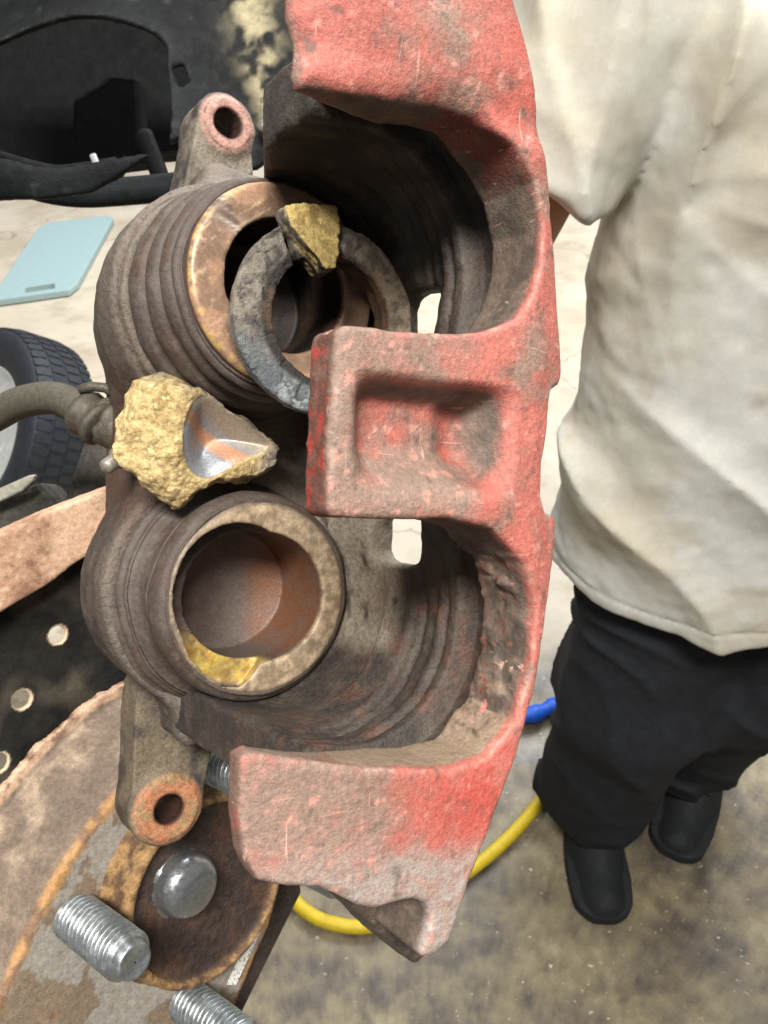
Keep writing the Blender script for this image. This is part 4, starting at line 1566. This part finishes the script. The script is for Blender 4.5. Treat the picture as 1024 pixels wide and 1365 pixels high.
# ------------------------------------------------------------------ person facing the work
PM = Matrix.Translation((.488, .80, 0))
person = empty('person', 'person in a pale cream T-shirt, black trousers and black shoes facing the caliper', 'person', PM)
SH_L = np.array([-.275, .0, 1.43])       # shoulder on the picture's left
EL_L = np.array([-.385, -.05, 1.18])
WR_L = np.array([-.475, -.25, 1.33])
SH_R = np.array([.225, .0, 1.41])
EL_R = np.array([.30, .03, 1.12])
WR_R = np.array([.30, -.10, .90])


def f_shirt(P):
    x, y, z = P[:, 0], P[:, 1], P[:, 2]
    k = sstep(.7, 1.3, z)
    hx = .258 + .004 * k
    hy = .165 - .02 * k
    e = np.hypot(x / hx, y / hy)
    tor = (e - 1) * np.minimum(hx, hy) * .95
    tor = smax(tor, z - 1.46 + .35 * np.abs(x) * np.abs(x) * 2 + .05 * np.abs(x), .06)
    tor = smax(tor, .745 - z, .012)
    slL = sd_caps(P, SH_L, SH_L + (EL_L - SH_L) * .95, .078, .084)
    slR = sd_caps(P, SH_R, SH_R + (EL_R - SH_R) * .60, .086, .094)
    for s, a, b in ((0, SH_L, EL_L), (1, SH_R, EL_R)):
        n = (b - a) / np.linalg.norm(b - a)
        cut = (P - a) @ n - (.185 if s == 0 else .195)
        if s == 0:
            slL = smax(slL, cut, .012)
        else:
            slR = smax(slR, cut, .012)
    d = smin(smin(tor, slL, .014), slR, .03)
    # cloth folds: drapes from the armpits and slack above the hem
    Q = P.copy()
    Q[:, 0] += .05 * vnoise(P, .22, 2.0)
    Q[:, 2] += .08 * vnoise(P, .30, 5.0)
    ax_, az = Q[:, 0] + .235, Q[:, 2] - 1.29
    rr = np.hypot(ax_, az)
    th = np.arctan2(az, ax_)
    def crest(p):
        return (1 - np.abs(np.sin(p * .5))) ** 1.4
    fan = crest(th * 9 + 1.2) * np.exp(-((rr - .17) / .15) ** 2) * sstep(.02, .09, rr)
    vert = crest(Q[:, 0] * 58 + 2.2 * vnoise(P, .25, 1.0)) * sstep(1.05, 1.36, z) * (.5 + .5 * vnoise(P, .14, 6.0))
    diag = crest((Q[:, 0] * .66 + Q[:, 2] * .75) * 50 + 2.6 * vnoise(P, .2, 7.0)) * sstep(1.2, .95, z) * (.45 + .55 * vnoise(P, .2, 3.0))
    slv = crest((Q[:, 2] * .35 + Q[:, 0] * .93) * 75 + 2 * vnoise(P, .12, 9.0)) * sstep(-.26, -.3, x) * (.5 + .5 * vnoise(P, .1, 4.0))
    front = sstep(.08, -.06, y)
    d -= (.003 * fan + .026 * vert + .028 * diag * (.35 + .65 * front) + .014 * slv) + .005 * fbm(P, .12, 2, 3.0) + .0016 * fbm(P, .035, 3, 8.0)
    hem = np.abs(z - .768) - .0012
    d += .0016 * sstep(.004, 0, np.abs(z - .772))
    return d * .8


def c_shirt(P, N):
    n = fbm(P, .16, 4, 2.0)
    n2 = fbm(P, .05, 4, 6.0)
    c = mixc(C3(199, 198, 191)[None], C3(190, 186, 172), sstep(-.3, .6, n))
    return mixc(c, C3(182, 170, 148)[None], sstep(.35, .9, n2 + n * .6) * .4)


sdf_mesh('shirt', f_shirt, (-.46, -.23, .70), (.46, .23, 1.52), .0045, M_SHIRT, person, c_shirt, 1.0)

# feet: forward one at the picture's left, the other further back
F1 = on_floor(792, 1150) - np.array([.488, .80, 0])
F2 = on_floor(915, 1082) - np.array([.488, .80, 0])


def f_trousers(P):
    x, y, z = P[:, 0], P[:, 1], P[:, 2]
    hip = sd_ell(P, (0, .0, .86), (.200, .125, .17))
    d = hip
    for hx, fp in ((-.11, F1), (.10, F2)):
        kn_ = np.array([hx * .62 + fp[0] * .25, (fp[1] + .08) * .5 - .03, .47])
        an = np.array([fp[0], fp[1] + .09, .10])
        leg = np.minimum(sd_caps(P, (hx, 0, .82), kn_, .118, .098), sd_caps(P, kn_, an, .098, .092))
        leg = smin(sd_caps(P, (hx, 0, .82), kn_, .108, .112), sd_caps(P, kn_, an, .112, .104), .04)
        d = smin(d, leg, .05)
    d = smax(d, .085 + .02 * vnoise(P, .1) - z, .01)
    d = np.maximum(d, z - .98)
    fold = (1 - np.abs(np.sin((z * .45 + x * .5 + y * .4) * 45 + 3.5 * vnoise(P, .16, 3.0)))) ** 1.5 * (.5 + .5 * vnoise(P, .15, 9.0))
    stack = (1 - np.abs(np.sin(z * 40 + 3 * vnoise(P, .1, 5.0)))) * sstep(.32, .12, z)
    low_ = sstep(.80, .68, z)
    return (d + .012 * (1 - low_) - .016 * fold * low_ - .002 * stack - .006 * fbm(P, .12, 2, 1.0)) * .8


sdf_mesh('trousers', f_trousers, (-.40, -.34, .05), (.44, .28, 1.0), .0060, M_TROUS, person, None, 1.0)


def shoe(fp, yaw):
    m = Matrix.Translation((fp[0], fp[1], 0)) @ Matrix.Rotation(yaw, 4, 'Z')
    e = bpy.data.objects.new('shoe', None)

    def f(P):
        x, y, z = P[:, 0], P[:, 1], P[:, 2]
        wv = .050 + .006 * np.cos((y + .02) * 22) - .012 * sstep(.06, .16, y)
        pl_ = np.maximum(np.abs(x) - wv, np.abs(y - .03) - .145)
        tip = np.hypot(x, np.maximum(-(y + .06), 0)) - .055
        bk = np.hypot(x, np.maximum(y - .12, 0)) - .045
        plan = smax(smax(pl_, tip * (y < -.06) + pl_ * (y >= -.06), .004), bk * (y > .12) + pl_ * (y <= .12), .004)
        top = .058 + .055 * sstep(-.06, .06, y) + .02 * sstep(.06, .14, y)
        up = smax(plan, z - top + 4.5 * x * x * 4, .03)
        up = smax(up, .02 - z, .002)
        sole = np.maximum(plan - .004, np.abs(z - .0135) - .0125)
        lace = np.minimum.reduce([sd_caps(P, (-.028, yy, zz), (.028, yy + .006, zz), .004) for yy, zz in ((-.005, .088), (.015, .100), (.035, .110))])
        return smin(smin(up, sole, .003), lace, .003) - .001 * fbm(P, .03, 2)
    o = sdf_mesh('shoe', f, (-.075, -.135, -.004), (.075, .195, .155), .0035, M_SHOE, person, None, 1.0)
    o.matrix_local = m
    eye = put_mesh('lace_tab', [(-.012, -.008, .094), (.012, -.008, .094), (.012, .012, .107), (-.012, .012, .107), (-.012, -.008, .098), (.012, -.008, .098), (.012, .012, .111), (-.012, .012, .111)],
                   [(0, 3, 2, 1), (4, 5, 6, 7), (0, 1, 5, 4), (1, 2, 6, 5), (2, 3, 7, 6), (3, 0, 4, 7)], mat_attr('lace_tab', .6, 0, 100, .1, .1, 200, .001, .3, attr=False, base=srgb(120, 118, 104)), o, False)
    return o


shoe(F1, math.radians(-2))
shoe(F2, math.radians(-32))


def f_body(P):
    x, y, z = P[:, 0], P[:, 1], P[:, 2]
    d = sd_ell(P, (0, .01, 1.22), (.19, .10, .30))
    d = smin(d, sd_caps(P, (-.21, 0, 1.41), (.17, 0, 1.41), .055), .04)
    d = smin(d, sd_caps(P, (0, .01, 1.40), (0, -.01, 1.58), .058, .055), .03)
    # head
    h = smin(sd_ell(P, (0, -.005, 1.70), (.078, .098, .10)), sd_ell(P, (0, -.035, 1.635), (.060, .072, .075)), .03)
    h = smin(h, sd_caps(P, (0, -.105, 1.70), (0, -.125, 1.665), .011, .016), .014)
    for s in (-1, 1):
        h = smax(h, -(np.linalg.norm(P - np.array([s * .033, -.112, 1.70]), axis=1) - .017), .012)
        h = np.minimum(h, np.linalg.norm(P - np.array([s * .033, -.088, 1.70]), axis=1) - .0125)
        h = smin(h, sd_ell(P, (s * .08, .005, 1.69), (.012, .022, .033)), .008)
    h = smin(h, sd_caps(P, (-.02, -.105, 1.622), (.02, -.105, 1.622), .008), .008)
    d = smin(d, h, .02)
    for S, E, W, side in ((SH_L, EL_L, WR_L, -1), (SH_R, EL_R, WR_R, 1)):
        arm = smin(sd_caps(P, S, E, .052, .043), sd_caps(P, E, W, .043, .029), .02)
        f = (W - E) / np.linalg.norm(W - E)
        up = np.array([0, 0, 1.0])
        lat = np.cross(f, up)
        lat /= np.linalg.norm(lat)
        nrm = np.cross(lat, f)
        hd = sd_caps(P, W, W + f * .075, .026, .030)
        for q in range(4):
            b0 = W + f * .085 + lat * (-.030 + .020 * q)
            ln = (.040, .046, .043, .034)[q]
            b1 = b0 + f * ln - nrm * .012
            b2 = b1 + f * ln * .35 - nrm * .028
            hd = smin(hd, smin(sd_caps(P, b0, b1, .0095, .009), sd_caps(P, b1, b2, .009, .008), .004), .006)
        t0 = W + f * .03 - lat * .03
        t1 = t0 + f * .03 - lat * .022 - nrm * .01
        t2 = t1 + f * .032 + lat * .004 - nrm * .012
        hd = smin(hd, smin(sd_caps(P, t0, t1, .013, .011), sd_caps(P, t1, t2, .011, .009), .004), .008)
        d = smin(d, smin(arm, hd, .015), .02)
    return d


sdf_mesh('body', f_body, (-.52, -.45, .74), (.42, .20, 1.84), .005, M_SKIN, person, None, 1.0)


def f_hair(P):
    d = sd_ell(P, (0, .006, 1.708), (.085, .104, .105))
    d = np.maximum(d, -(sd_ell(P, (0, -.08, 1.65), (.075, .08, .115))))
    return d - .002 * fbm(P, .01, 2)


sdf_mesh('hair', f_hair, (-.1, -.12, 1.58), (.1, .13, 1.83), .004, blackc((34, 26, 22)), person, None, 1.0)
